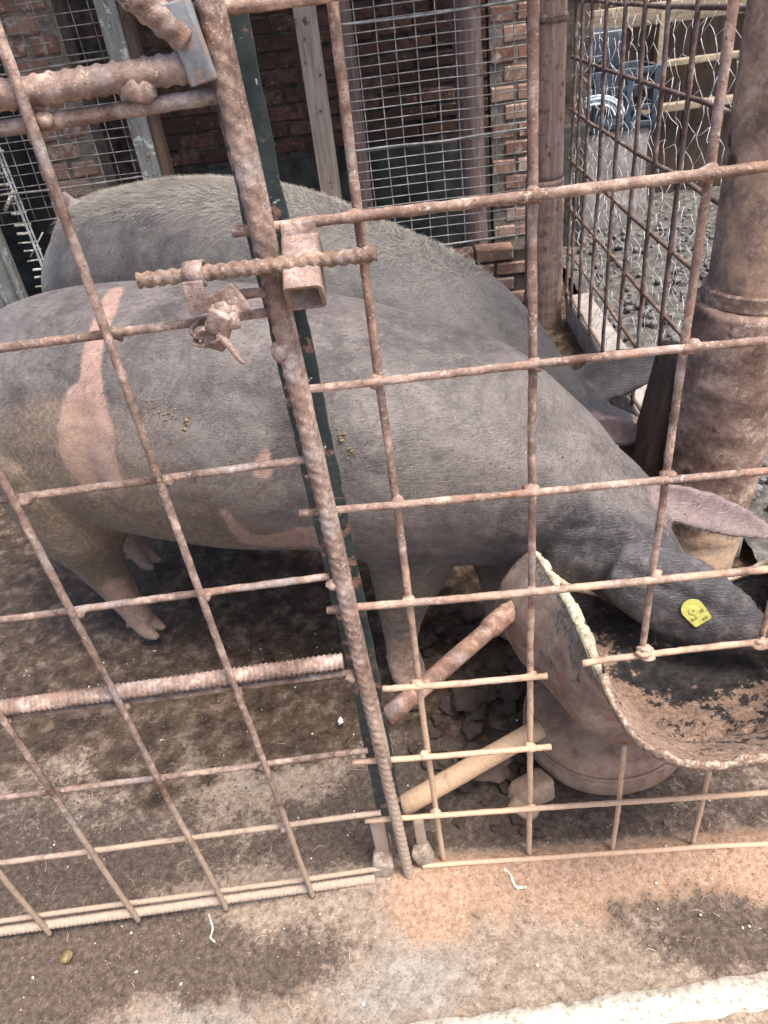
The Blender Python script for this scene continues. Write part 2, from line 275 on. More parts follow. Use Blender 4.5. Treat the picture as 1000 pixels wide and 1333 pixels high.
def hair_mat(name, a, b):
    t = NT(name, 0.5, 0.4); t.color(t.ramp(t.math('ADD', t.math('MULTIPLY', t.noise(420, 1), 0.7), t.math('MULTIPLY', t.noise(14, 3), 0.3)), (0.38, a), (0.62, b))); return t.m
M['bristle'] = hair_mat('grey_bristle', (0.016, 0.013, 0.012), (0.20, 0.18, 0.165))
M['bristle_dark'] = hair_mat('dark_bristle', (0.010, 0.009, 0.009), (0.13, 0.12, 0.11))
M['bristle_pale'] = hair_mat('pale_bristle', (0.11, 0.10, 0.085), (0.36, 0.33, 0.28))
t = NT('hoof_horn', 0.6, 0.35); t.color(t.ramp(t.noise(60, 4), (0.35, (0.22, 0.16, 0.11)), (0.65, (0.42, 0.33, 0.24)))); M['hoof'] = t.m
t = NT('yellow_tag', 0.45, 0.5); t.color(t.ramp(t.noise(200, 4), (0.3, (0.44, 0.42, 0.08)), (0.6, (0.56, 0.54, 0.15)))); M['tag'] = t.m
t = NT('tag_print', 0.6, 0.3); t.color((0.22, 0.22, 0.09)); M['tag_print'] = t.m
t = NT('blue_plastic', 0.4, 0.5); t.color(t.ramp(t.noise(25, 4), (0.35, (0.018, 0.026, 0.038)), (0.65, (0.05, 0.068, 0.095)))); M['blue_plastic'] = t.m
t = NT('pale_rope', 0.6, 0.4); t.color(t.ramp(t.noise(60, 4), (0.4, (0.25, 0.33, 0.40)), (0.6, (0.70, 0.78, 0.82)))); M['pale_plastic'] = t.m

# ------------------------------------------------------------------ mesh helpers
def mesh(name, v, f, smooth=True, attrs=None):
    me = bpy.data.meshes.new(name); me.from_pydata([tuple(x) for x in np.asarray(v).tolist()], [], [tuple(q) for q in f]); me.update()
    if smooth: me.polygons.foreach_set('use_smooth', np.ones(len(me.polygons), bool))
    for k, a in (attrs or {}).items():
        at = me.attributes.new(k, 'FLOAT', 'POINT'); at.data.foreach_set('value', np.asarray(a, np.float32))
    return me
def link(name, me, mat=None, parent=None, loc=None, rot=None):
    o = bpy.data.objects.new(name, me); C.objects.link(o)
    if mat and not me.materials: me.materials.append(M[mat])
    if parent: o.parent = parent
    if loc is not None: o.location = loc
    if rot is not None: o.rotation_euler = rot
    return o
def tag(o, label=None, cat=None, group=None, kind=None):
    for k, v in (('label', label), ('category', cat), ('group', group), ('kind', kind)):
        if v: o[k] = v
    return o
def thing(name, loc, label, cat, group=None, rot=None):
    o = bpy.data.objects.new(name, None); C.objects.link(o); o.location = loc; o.empty_display_size = 0.1
    if rot: o.rotation_euler = rot
    return tag(o, label, cat, group)
def part(name, vf, mat, parent, smooth=True, attrs=None, world=True):
    """vf in world coordinates; parents here are unrotated empties / meshes"""
    v, f = vf; v = np.asarray(v, float)
    if parent is not None and world:
        w = parent.location.copy(); p = parent.parent
        while p: w = w + p.location; p = p.parent
        v = v - np.array(w)
        c = v.mean(0); v = v - c; loc = tuple(c)
    else: loc = None
    return link(name, mesh(name, v, f, smooth, attrs), mat, parent, loc)
def join(*vfs):
    V, F, o = [], [], 0
    for v, f in vfs:
        V.append(np.asarray(v, float)); F += [tuple(i + o for i in q) for q in f]; o += len(v)
    return np.vstack(V), F
def box(c, s, rot=None, jit=0.0):
    c = np.array(c, float); h = np.array(s, float) / 2
    v = np.array([(x, y, z) for x in (-1, 1) for y in (-1, 1) for z in (-1, 1)], float) * h
    if jit: v += RNG.uniform(-jit, jit, v.shape)
    if rot is not None: v = v @ np.array(Matrix(rot) if not isinstance(rot, Matrix) else rot).T
    f = [(0, 1, 3, 2), (4, 6, 7, 5), (0, 4, 5, 1), (2, 3, 7, 6), (0, 2, 6, 4), (1, 5, 7, 3)]
    return v + c, f
def bbox(c, s, bev=0.004, rot=None, jit=0.0, seg=2):
    bm = bmesh.new(); v, f = box((0, 0, 0), s, None, jit)
    bv = [bm.verts.new(x) for x in v]
    for q in f: bm.faces.new([bv[i] for i in q])
    bmesh.ops.bevel(bm, geom=list(bm.edges), offset=bev, segments=seg, affect='EDGES', profile=0.6)
    bm.verts.index_update(); v = np.array([x.co[:] for x in bm.verts]); f = [tuple(x.index for x in q.verts) for q in bm.faces]; bm.free()
    if rot is not None: v = v @ np.array(rot).T
    return v + np.array(c, float), f
def frames(P):
    P = np.asarray(P, float); T = np.gradient(P, axis=0); T /= np.linalg.norm(T, axis=1)[:, None] + 1e-12
    ref = np.array([0, 0, 1.0]) if abs(T[0][2]) < 0.9 else np.array([1.0, 0, 0])
    U = []; u = ref - T[0] * (ref @ T[0]); u /= np.linalg.norm(u)
    for t_ in T:
        u = u - t_ * (u @ t_); u /= np.linalg.norm(u); U.append(u)
    U = np.array(U); return T, U, np.cross(T, U)
def resample(P, step):
    P = np.asarray(P, float); d = np.r_[0, np.cumsum(np.linalg.norm(np.diff(P, axis=0), axis=1))]
    n = max(2, int(round(d[-1] / step)) + 1); s = np.linspace(0, d[-1], n)
    return np.stack([np.interp(s, d, P[:, i]) for i in range(3)], 1), s
def spline(P, n):
    P = np.asarray(P, float); k = len(P); Q = np.vstack([2 * P[0] - P[1], P, 2 * P[-1] - P[-2]]); out = []
    for x in np.linspace(0, k - 1, n):
        i = min(int(x), k - 2); t = x - i; a, b, c, d = Q[i:i + 4]
        out.append(0.5 * (2 * b + (c - a) * t + (2 * a - 5 * b + 4 * c - d) * t * t + (3 * b - a - 3 * c + d) * t ** 3))
    return np.array(out)
def loft(rings, closed_caps=True):
    n = len(rings[0]); V = np.vstack(rings); F = []
    for i in range(len(rings) - 1):
        for j in range(n):
            k = (j + 1) % n; F.append((i * n + j, i * n + k, (i + 1) * n + k, (i + 1) * n + j))
    if closed_caps:
        F.append(tuple(range(n))[::-1]); F.append(tuple((len(rings) - 1) * n + j for j in range(n)))
    return V, F
def tube(P, r, sides=8, step=None, wob=0.0, seed=0, rough=0.0):
    """round bar with slight wobble of its path (wob) and of its radius (rough)"""
    if step: P, s = resample(P, step)
    P = np.asarray(P, float)
    if wob: P = P + np.stack([fbm(P + 3.1 * k + seed * 1.7, 5.0, 2, seed + k) for k in range(3)], 1) * wob
    T, U, W = frames(P); rr = np.broadcast_to(np.asarray(r, float), (len(P),)); th = np.linspace(0, 2 * math.pi, sides, endpoint=False)
    rings = []
    for i in range(len(P)):
        q = rr[i] * np.ones(sides)
        if rough: q = q * (1 + rough * 2 * (fbm(np.stack([np.cos(th) * .5, np.sin(th) * .5, np.full(sides, i * 0.45)], 1) + seed * 3.3, 1.7, 2, seed)))
        rings.append(P[i] + np.outer(np.cos(th) * q, U[i]) + np.outer(np.sin(th) * q, W[i]))
    return loft(rings)
def rebar(a, b, r, pitch=0.012, rib=0.13, slant=1.0, wob=0.002, seed=0, sides=16, twist=False):
    """ribbed reinforcing bar: raised slanted ribs, two lengthwise seams (twist: rope-like square-twisted bar)"""
    P, s = resample([a, b], 0.0022 if not twist else 0.003); P = P + np.stack([fbm(P + k, 4.0, 2, seed + k) for k in range(3)], 1) * wob
    T, U, W = frames(P); th = np.linspace(0, 2 * math.pi, sides, endpoint=False); rings = []
    for i in range(len(P)):
        if twist: q = r * (1 + rib * np.cos(2 * (th - s[i] * 2 * math.pi / pitch / 2)))
        else:
            ph = s[i] / pitch + slant * (th / math.pi % 1.0) * 0.9; x = np.abs((ph % 1.0) - 0.5) * 2
            q = r * (1 + rib * np.clip((0.52 - x) * 4, 0, 1) + 0.10 * (np.abs(np.sin(th)) < 0.2))
        q = q * (1 + 0.05 * fbm(np.stack([np.cos(th), np.sin(th), np.full(sides, s[i] * 40)], 1) + seed, 1.5, 2, seed))
        rings.append(P[i] + np.outer(np.cos(th) * q, U[i]) + np.outer(np.sin(th) * q, W[i]))
    return loft(rings)
def blob(c, r, seed, sub=2, rough=0.35, squash=(1, 1, 0.75), flat=False):
    bm = bmesh.new(); bmesh.ops.create_icosphere(bm, subdivisions=sub, radius=1.0)
    v = np.array([x.co[:] for x in bm.verts]); bm.verts.index_update(); f = [tuple(x.index for x in q.verts) for q in bm.faces]; bm.free()
    v = v * (1 + rough * 2 * fbm(v + seed * 5.3, 1.3, 3, seed))[:, None] * np.array(squash) * r
    return v + np.array(c, float), f

# ------------------------------------------------------------------ ground, kerb
def gz(x, y):
    x = np.asarray(x, float); y = np.asarray(y, float)
    left = 1 / (1 + np.exp((x + 0.36) * 14))
    z = -0.028 * left * np.exp(-(np.clip(np.abs(y) - 0.3, 0, 9) / 0.4) ** 2)
    mound = np.exp(-((y + 0.012) / 0.035) ** 2) * (1 - left) * 0.018 * (np.abs(x) < 1.5)
    return z + mound - 0.006
def axis_lines(lo, hi, step, far):
    core = np.arange(lo, hi + step / 2, step); a, d = [], step
    x = lo
    while x > -far: d *= 1.35; x -= d; a.append(x)
    b, d, x = [], step, hi
    while x < far: d *= 1.35; x += d; b.append(x)
    return np.r_[a[::-1], core, b]
gx, gy_ = axis_lines(-1.5, 0.9, 0.0075, 120), axis_lines(-0.36, 1.5, 0.0075, 120)
X, Y = np.meshgrid(gx, gy_); xs, ys = X.ravel(), Y.ravel(); P3 = np.stack([xs, ys, 0 * xs], 1)
near = np.exp(-(np.clip(np.abs(xs + .3) - 1.4, 0, 99) / .5) ** 2) * np.exp(-(np.clip(np.abs(ys - .5) - 1.2, 0, 99) / .5) ** 2)
inside = 1 / (1 + np.exp(-(ys - 0.02) * 90))
zz = gz(xs, ys) + near * (0.006 * fbm(P3, 7, 3, 1) + (0.0045 + 0.006 * inside * (xs > -.25) * (ys < .5)) * fbm(P3, 38, 4, 2))
clodzone = inside * np.clip((xs + 0.25) * 12, 0, 1) * np.clip((0.24 - xs) * 8, 0, 1)
zz = zz + clodzone * 0.022 * np.abs(fbm(P3, 24, 4, 5))
zz = np.where(ys < -0.262, zz - 0.06 * np.clip((-0.262 - ys) * 40, 0, 1), zz)
def spots(lst):
    a = 0 * xs
    for x, y, r, w in lst: a = a + w * np.exp(-(((xs - x) ** 2 + (ys - y) ** 2) / r ** 2))
    return a
dark = spots([(-.79, -.12, .12, 1.0), (-.70, -.07, .10, .8), (-.56, -.085, .08, .55), (-.53, -.135, .07, .7), (-.37, -.115, .07, .6), (-.43, -.15, .06, .5), (-.27, -.13, .05, .3), (.24, -.135, .07, .72), (.31, -.115, .07, .55), (.17, -.10, .06, .4), (.36, -.15, .06, .4), (.08, -.16, .05, .25), (-.30, .05, .12, .35), (-.95, -.1, .15, .9), (.12, -.09, .03, .4), (-.10, -.085, .022, .5), (-.075, -.055, .018, .4), (-.2, -.16, .03, .3)])
dark = dark + inside * 0.70 * np.exp(-((ys - 0.1) / 0.35) ** 2) + inside * clodzone * 0.4
grey = spots([(-.49, .25, .12, .55), (-.71, .24, .10, .4), (-1.0, .4, .12, .3), (-.25, -.18, .10, .6), (-.15, -.17, .08, .5), (0, -.14, .06, .35), (-.58, -.2, .10, .6), (-.36, .33, .05, .2), (-.45, -.2, .12, .4), (.3, -.06, .05, .3)])
dark = dark - 0.9 * spots([(-.49, .25, .12, .6), (-.71, .24, .08, .4), (-.38, .2, .05, .3)])
dust = (1 - inside) * np.clip((xs + 0.27) * 9, 0, 1) * (1.0 * np.exp(-((ys + 0.005) / 0.10) ** 2)) + spots([(-.20, -.06, .08, .5), (.1, -.03, .08, .4), (.33, -.03, .08, .5)]) * (1 - inside) + spots([(.33, .12, .12, .5)])
wet = inside * np.clip((ys - 0.19) * 6 + 0.2 + 2.4 * fbm(P3, 5, 4, 8), 0, 1.0) * 0.95
wet = wet + spots([(-.42, .42, .12, .5), (-.55, .52, .14, .4), (-.33, .28, .06, .4), (-.8, .33, .05, .5)]) * inside
nxg, nyg = len(gx), len(gy_)
idx = np.arange(nxg * nyg).reshape(nyg, nxg)
F = np.stack([idx[:-1, :-1].ravel(), idx[:-1, 1:].ravel(), idx[1:, 1:].ravel(), idx[1:, :-1].ravel()], 1).tolist()
g = link('ground', mesh('ground', np.stack([xs, ys, zz], 1), F, True, dict(dark=dark, grey=grey, dust=dust, wet=wet)), 'ground'); tag(g, kind='structure')

# pale cement kerb along the near edge of the apron (slightly skewed)
kp = []
for x in np.arange(-1.4, 1.4, 0.012):
    yb = -0.212 + 0.0835 * (x + 0.0); ya = yb - 0.050
    n1 = 0.004 * float(fbm([[x, 0, 0]], 40, 3, 3)[0]) * 2; n2 = 0.004 * float(fbm([[x, 5, 0]], 40, 3, 4)[0]) * 2
    kp.append([(x, yb + n1, -0.02), (x, yb - 0.004 + n1, 0.004 + n1), (x, (ya + yb) / 2, 0.008 + n2), (x, ya + 0.004 + n2, 0.006), (x, ya + n2, -0.075)])
tag(link('kerb', mesh('kerb', *loft([np.array(q) for q in kp], True)), 'kerb'), kind='structure')

# ------------------------------------------------------------------ fixed fence panel
fence = thing('fence_panel', (0, 0, 0), 'fixed rusty rod mesh fence panel carrying the feeding trough', 'fence')
rowz = [1.0575, 0.9045, 0.7575, 0.610, 0.459, 0.309, 0.1575, 0.012]
def slx(z): return -0.237 + 0.019 * (1 - z / 1.06)        # centre of the leaning gate stile / post
fr = 0.0044
for j, z in enumerate(rowz):
    x0 = [-0.258, -0.224, -0.255, -0.247, -0.195, -0.258, -0.259, -0.18][j]; x1 = 0.75
    segs = [(x0, x1)]
    if j == 4: segs = [(x0, 0.022)]
    if j == 5: segs = [(x0, 0.03)]
    for a, b in segs:
        k = 0 if j != 5 else 1
        part('rod', tube([(a, -0.0065, z), ((a + b) / 2, -0.007 + .002 * (j % 2), z - 0.003 * (j % 3 - 1)), (b, -0.0065, z + (0.004 if j == 0 else 0))], fr * (1.0 + 0.10 * (j in (0, 3))), 8, 0.006, 0.004, j, 0.15), 'fence_rust', fence)
part('rod', tube([(0.066, -0.004, 0.4765), (0.10, -0.004, 0.481), (0.25, -0.004, 0.487), (0.75, -0.004, 0.489)], fr, 8, 0.006, 0.004, 31, 0.2), 'fence_rust', fence)
part('rod', tube([(0.345, -0.0065, 0.309), (0.75, -0.0065, 0.309)], fr, 8, 0.006, 0.004, 33, 0.2), 'fence_rust', fence)
part('rod', tube([(-0.26, -0.008, 1.2155), (0.75, -0.008, 1.2115)], fr * 1.25, 8, 0.006, 0.004, 32, 0.16), 'fence_rust', fence)
for i, (xa, xb, z0, z1) in enumerate([(-0.151, -0.145, 0.0, 1.45), (0.0, 0.0, 0.0, 1.45), (0.150, 0.147, 0.486, 1.45), (0.138, 0.140, 0.0, 0.285), (0.272, 0.270, 0.0, 0.26), (0.30, 0.295, 0.487, 1.45), (0.45, 0.45, 0.0, 1.45)]):
    part('rod', tube([(xb, 0.006, z0), ((xa + xb) / 2 + .003 * (i % 2), 0.006, (z0 + z1) / 2), (xa, 0.006, z1)], fr * (1.02 if i < 3 else 0.95), 8, 0.006, 0.005, 40 + i, 0.15), 'fence_rust', fence)
# weld / mud lumps at the crossings
wl = []
for x in (-0.149, 0.0, 0.149):
    for z in rowz[:4] + ([0.459, 0.309, 0.1575] if x < .1 else []):
        wl.append(blob((x + RNG.uniform(-.003, .003), -0.002, z + RNG.uniform(-.003, .003)), 0.0072, int(RNG.integers(99)), 2, 0.9, (1.15, 1, 1)))
for x, z in ((0.145, 0.492), (0.15, 0.484), (0.29, 0.488)): wl.append(blob((x, -0.004, z), 0.0075, 5, 3, 1.0, (1.2, 1, .8)))
tag(part('weld_lumps', join(*wl), 'fence_rust', fence), kind='stuff')
# painted flat steel post behind the stile
def flat_post():
    rings = []
    for z in np.linspace(0.13, 1.5, 160):
        c = -0.2205 - 0.0105 * np.clip((z - .5) / .55, 0, 1.3); w = 0.0195 + 0.0018 * float(fbm([[z, 0, 0]], 30, 3, 9)[0]) * 2
        rings.append(np.array([(c - w, 0.012, z), (c + w, 0.012, z), (c + w, 0.018, z), (c - w, 0.018, z)]))
    return loft(rings)
part('flat_post', flat_post(), 'green_paint', fence, False)
# foot brackets at the bottom of the post
part('foot_bracket', bbox((-0.243, 0.010, 0.075), (0.024, 0.012, 0.11), 0.003, None, 0.002), 'rebar_rust', fence)
part('foot_bracket', bbox((-0.176, 0.012, 0.075), (0.016, 0.012, 0.09), 0.003, None, 0.002), 'rebar_rust', fence)
part('mortar_lump', bbox((-0.250, -0.004, 0.020), (0.034, 0.026, 0.052), 0.006, np.array(Matrix.Rotation(.2, 3, 'Y')), 0.006), 'dry_mortar', fence)
part('mortar_lump', bbox((-0.176, 0.002, 0.036), (0.024, 0.022, 0.044), 0.005, np.array(Matrix.Rotation(-.2, 3, 'Y')), 0.005), 'dry_mortar', fence)
# keeper: square tube hung under the first rod, the bolt goes through it
def sq_tube(c, wx, wz, wall, y0, y1, rx):
    o = np.array([(-1, -1), (1, -1), (1, 1), (-1, 1)], float)
    def ring(h, w, y, k): 
        pts = []
        for a, b in o:
            for da, db in ((0.0, 0.22), (0.08, 0.08), (0.22, 0.0)) if (a * b) > 0 else ((0.22, 0.0), (0.08, 0.08), (0.0, 0.22)):
                pts.append((a * h * (1 - da), y, b * w * (1 - db)))
        return np.array(pts)
    R = [ring(wx, wz, y0, 0), ring(wx, wz, y1, 0), ring(wx - wall, wz - wall, y1, 0), ring(wx - wall, wz - wall, y0, 0), ring(wx, wz, y0, 0)]
    v, f = loft(R, False); rot = np.array(Matrix.Rotation(rx, 3, 'X')); v = v @ rot.T
    return v + np.array(c), f
part('bolt_keeper', sq_tube((-0.2005, -0.030, 1.018), 0.0165, 0.0170, 0.0035, -0.019, 0.034, math.radians(38)), 'latch_rust', fence)
part('keeper_strap', bbox((-0.2005, -0.012, 1.047), (0.031, 0.006, 0.03), 0.002, None, 0.001), 'latch_rust', fence)

# ------------------------------------------------------------------ gate (ajar by a few degrees)
GA = math.radians(4.0)
gate = thing('gate', (-0.237, -0.02, 0), 'rusty welded rebar gate with a bolt and a ribbed upright stile', 'gate')
def gp(d, z, off=0.0):
    """d = metres left of the stile along the gate, off = towards the viewer"""
    return (-0.227 - d * math.cos(GA) + off * math.sin(GA) * 0, -0.014 - d * math.sin(GA) - off, z)
part('stile', rebar((-0.2445, -0.019, 1.5), (-0.2030, -0.017, -0.012), 0.0076, 0.0145, 0.13, 1.6, 0.002, 1), 'rebar_rust', gate)
part('stile_flat', tube([(-0.2375, -0.014, 1.5), (-0.205, -0.014, 0.3)], 0.0055, 6, 0.03, 0.003, 77, 0.2), 'rebar_rust', gate)
GW = 1.25
part('top_rail', rebar(gp(0.012, 1.182), gp(GW, 1.168), 0.0092, 0.0120, 0.15, 1.4, 0.002, 2), 'rebar_rust', gate)
part('middle_rail', rebar(gp(0.012, 0.528), gp(GW, 0.524), 0.0092, 0.0068, 0.22, 0.5, 0.002, 3), 'rebar_rust', gate)
part('bottom_rail', rebar(gp(0.035, 0.003), gp(GW, -0.018), 0.0078, 0.0075, 0.15, 0.6, 0.002, 4), 'rebar_rust', gate)
part('brace', rebar(gp(0.028, 1.198, 0.006), gp(0.23, 1.40, 0.006), 0.0098, 0.0130, 0.15, 1.4, 0.001, 5), 'rebar_rust', gate)
for k, z in enumerate((1.160, 0.987, 0.828, 0.668, 0.503, 0.341, 0.1845, 0.025)):
    z1 = z + (0.006 if k else -0.003); d0 = (0.0, 0.010, 0.006, 0.008, 0.0, 0.004, 0.004, 0.02)[k]
    if k == 7: z1 = 0.016
    part('rod', tube([gp(d0, z, -.003), gp(GW * .5, (z + z1) / 2 - .002, -.003), gp(GW, z1, -.003)], 0.0045 if k else 0.0060, 8, 0.006, 0.004, 60 + k, 0.13), 'gate_rust', gate)
for k, (d, db) in enumerate(((0.163, 0.142), (0.315, 0.290), (0.463, 0.442), (0.608, 0.595), (0.752, 0.745), (0.90, 0.895))):
    part('rod', tube([gp(db, -0.012 - 0.004 * k, 0.009), gp((d + db) / 2, 0.6, 0.010), gp(d, 1.42, 0.009)], 0.0046, 8, 0.006, 0.004, 80 + k, 0.13), 'gate_rust', gate)
wl = []
for d in (0.152, 0.30, 0.452):
    for z in (1.160, 0.987, 0.828, 0.668, 0.503, 0.341, 0.1845): wl.append(blob(gp(d, z, 0.003), 0.0065, int(RNG.integers(99)), 2, 0.9, (1.15, 1, 1)))
for d, z in ((0.07, 1.17), (0.078, 1.172)): wl.append(blob(gp(d, z, 0.004), 0.008, 7, 2, 0.5, (1.3, 1, 1)))
for z in (0.987, 0.66, 0.50): wl.append(blob(gp(0.006, z, 0.004), 0.007, int(z * 100), 2, 0.5, (1, 1, 1)))
wl.append(blob((-0.2365, -0.022, 0.952), 0.008, 4, 2, 0.5, (1, 1, 1.1)))
tag(part('weld_lumps', join(*wl), 'gate_rust', gate), kind='stuff')
part('gusset_plate', bbox((-0.2545, -0.026, 1.196), (0.022, 0.006, 0.052), 0.002, np.array(Matrix.Rotation(-0.15, 3, 'Y')), 0.002), 'blue_paint', gate)
part('gusset_plate', bbox((-0.262, -0.010, 1.222), (0.02, 0.02, 0.02), 0.004, np.array(Matrix.Rotation(0.5, 3, 'Y')), 0.002), 'blue_paint', gate)
# bolt, its strap and the drop bracket under it
part('bolt', rebar((-0.342, -0.034, 1.034), (-0.136, -0.034, 1.0335), 0.0064, 0.0105, 0.16, 1.0, 0.001, 9, 14, True), 'bolt_rust', gate)
def strap():
    rings = []
    for a in np.linspace(-0.35 * math.pi, 1.1 * math.pi, 14):
        cy, cz = math.cos(a), math.sin(a)
        rings.append(np.array([(-0.3005, -0.034 - 0.0085 * cy, 1.034 + 0.0085 * cz), (-0.283, -0.034 - 0.0085 * cy, 1.034 + 0.0085 * cz), (-0.283, -0.034 - 0.0112 * cy, 1.034 + 0.0112 * cz), (-0.3005, -0.034 - 0.0112 * cy, 1.034 + 0.0112 * cz)]))
    return loft(rings)
part('bolt_strap', join(strap(), bbox((-0.292, -0.046, 1.018), (0.018, 0.0035, 0.028), 0.001, None, 0.0008)), 'latch_rust', gate)
def bracket():
    a = bbox((-0.272, -0.038, 1.006), (0.036, 0.007, 0.026), 0.002, np.array(Matrix.Rotation(-.35, 3, 'Y')), 0.002)
    b = bbox((-0.283, -0.042, 0.986), (0.022, 0.008, 0.040), 0.002, np.array(Matrix.Rotation(.45, 3, 'Y') @ Matrix.Rotation(.25, 3, 'X')), 0.003)
    e = blob((-0.276, -0.042, 0.996), 0.0125, 13, 3, .7, (1.1, .6, 1.2))
    c = tube(spline([(-0.282, -0.046, 0.984), (-0.274, -0.048, 0.972), (-0.269, -0.046, 0.958), (-0.266, -0.044, 0.953)], 10), np.linspace(.0042, .0012, 10), 8, None, 0, 5, 0.3)
    d = tube([(-0.263, -0.028, 1.010), (-0.245, -0.024, 1.009), (-0.234, -0.02, 1.006)], 0.0048, 8, None, 0.0, 6, 0.2)
    w = tube(spline([(-0.292, -0.047, 0.990), (-0.300, -0.044, 0.985), (-0.296, -0.038, 0.978), (-0.288, -0.046, 0.976), (-0.281, -0.049, 0.981)], 24), .0022, 6)
    return join(a, b, e, c, d, w)
part('hook_bracket', bracket(), 'latch_rust', gate)
part('wire_tie', tube(spline([(-0.300, -0.030, 0.992), (-0.308, -0.036, 0.986), (-0.300, -0.042, 0.981), (-0.292, -0.036, 0.985), (-0.300, -0.030, 0.981), (-0.307, -0.038, 0.975), (-0.297, -0.042, 0.973)], 50), .0026, 6), 'latch_rust', gate)

# ------------------------------------------------------------------ pigs
def limb(pts, n=22, sides=16):
    pts = np.asarray(pts, float); Q = spline(pts, n); P, r = Q[:, :3], np.maximum(Q[:, 3], 0.004)
    d0 = P[0] - P[1]; d0 /= np.linalg.norm(d0); d1 = P[-1] - P[-2]; d1 /= np.linalg.norm(d1)
    P = np.vstack([P[0] + d0 * r[0] * .8, P[0] + d0 * r[0] * .45, P, P[-1] + d1 * r[-1] * .45, P[-1] + d1 * r[-1] * .8]); r = np.r_[r[0] * .4, r[0] * .85, r, r[-1] * .85, r[-1] * .4]
    return tube(P, r, sides)
def body_rings(A, u, n, st, m=60, sides=32):
    st = np.asarray(st, float); Q = spline(st, m); rings = []
    cs = np.stack([A[0] + u[0] * Q[:, 0] + n[0] * Q[:, 1], A[1] + u[1] * Q[:, 0] + n[1] * Q[:, 1], Q[:, 2]], 1)
    T = np.gradient(cs, axis=0); T /= np.linalg.norm(T, axis=1)[:, None]; th = np.linspace(0, 2 * math.pi, sides, endpoint=False)
    for i in range(m):
        tt = T[i]; side = np.array([n[0], n[1], 0]); side = side - tt * (side @ tt); side /= np.linalg.norm(side); upv = np.cross(side, tt) * 1.0
        if upv[2] < 0: upv = -upv
        a, b = Q[i, 3], Q[i, 4]
        rings.append(cs[i] + np.outer(np.sin(th) * a, upv) + np.outer(np.cos(th) * b, side))
    return loft(rings)
def ear_shell(base, tip, wdir, width, cup, droop=(0, 0, 0), thick=0.016, n=14, m=9):
    base, tip, wdir = (np.array(x, float) for x in (base, tip, wdir)); L = tip - base; ln = np.linalg.norm(L); l = L / ln
    wdir = wdir - l * (wdir @ l); wdir /= np.linalg.norm(wdir); nrm = np.cross(l, wdir); top, bot = [], []
    for i in range(n):
        v = i / (n - 1); w = width / 2 * (0.62 + 0.38 * math.sin(min(1, v * 2.2) * math.pi / 2)) * max(0.10, (1 - v ** 2.6)) ** 0.62; cen = base + L * v + np.array(droop) * v * v
        th = thick * (1.25 - 0.35 * v)
        for j in range(m):
            q = j / (m - 1) * 2 - 1; p = cen + wdir * q * w + nrm * (cup * (q * q) * (1 - .5 * v)); e = th * 0.5 * (1 - 0.25 * q * q)
            top.append(p + nrm * e); bot.append(p - nrm * e)
    V = np.array(top + bot); F = []; o = n * m
    for i in range(n - 1):
        for j in range(m - 1):
            a = i * m + j; F.append((a, a + 1, a + m + 1, a + m)); F.append((o + a, o + a + m, o + a + m + 1, o + a + 1))
    for i in range(n - 1):
        a, b = i * m, i * m + m - 1; F.append((a, a + m, o + a + m, o + a)); F.append((b + m, b, o + b, o + b + m))
    for j in range(m - 1):
        a, b = j, (n - 1) * m + j; F.append((a + 1, a, o + a, o + a + 1)); F.append((b, b + 1, o + b + 1, o + b))
    return V, F
def foot(x, y, yaw, s=1.0, z=0.0):
    """cloven foot: two toes pointing along yaw, two dewclaws behind"""
    c, sn = math.cos(yaw), math.sin(yaw); out = []
    def R(a, b, zz): return (x + a * c - b * sn, y + a * sn + b * c, z + zz)
    for k in (-1, 1):
        out.append(limb([(*R(-0.006, k * .012, .05 * s), .019 * s), (*R(0.012, k * .017, .022 * s), .0175 * s), (*R(0.036, k * .016, .010), .0105 * s)], 8, 10))
        out.append(limb([(*R(-0.022, k * .014, .055 * s), .009 * s), (*R(-0.038, k * .018, .034 * s), .007 * s)], 6, 8))
    return out
def remeshed(shells, voxel=0.0062, smooth=9):
    v, f = join(*shells); me = mesh('tmp', v, f, False); o = bpy.data.objects.new('tmp', me); C.objects.link(o)
    md = o.modifiers.new('r', 'REMESH'); md.mode = 'VOXEL'; md.voxel_size = voxel
    sm = o.modifiers.new('s', 'SMOOTH'); sm.factor = 0.5; sm.iterations = smooth
    dg = bpy.context.evaluated_depsgraph_get(); me2 = bpy.data.meshes.new_from_object(o.evaluated_get(dg))
    bpy.data.objects.remove(o); bpy.data.meshes.remove(me)
    n = len(me2.vertices); V = np.empty(n * 3); me2.vertices.foreach_get('co', V); N = np.empty(n * 3); me2.vertices.foreach_get('normal', N)
    return me2, V.reshape(-1, 3), N.reshape(-1, 3)
def capsdf(V, pts):
    d = np.full(len(V), 9.0); pts = [np.array(p, float) for p in pts]
    if len(pts) == 1: return np.linalg.norm(V - pts[0][:3], axis=1) - pts[0][3]
    for a, b in zip(pts[:-1], pts[1:]):
        ab = b[:3] - a[:3]; t = np.clip((V - a[:3]) @ ab / (ab @ ab), 0, 1); d = np.minimum(d, np.linalg.norm(V - a[:3] - t[:, None] * ab, axis=1) - (a[3] + (b[3] - a[3]) * t))
    return d
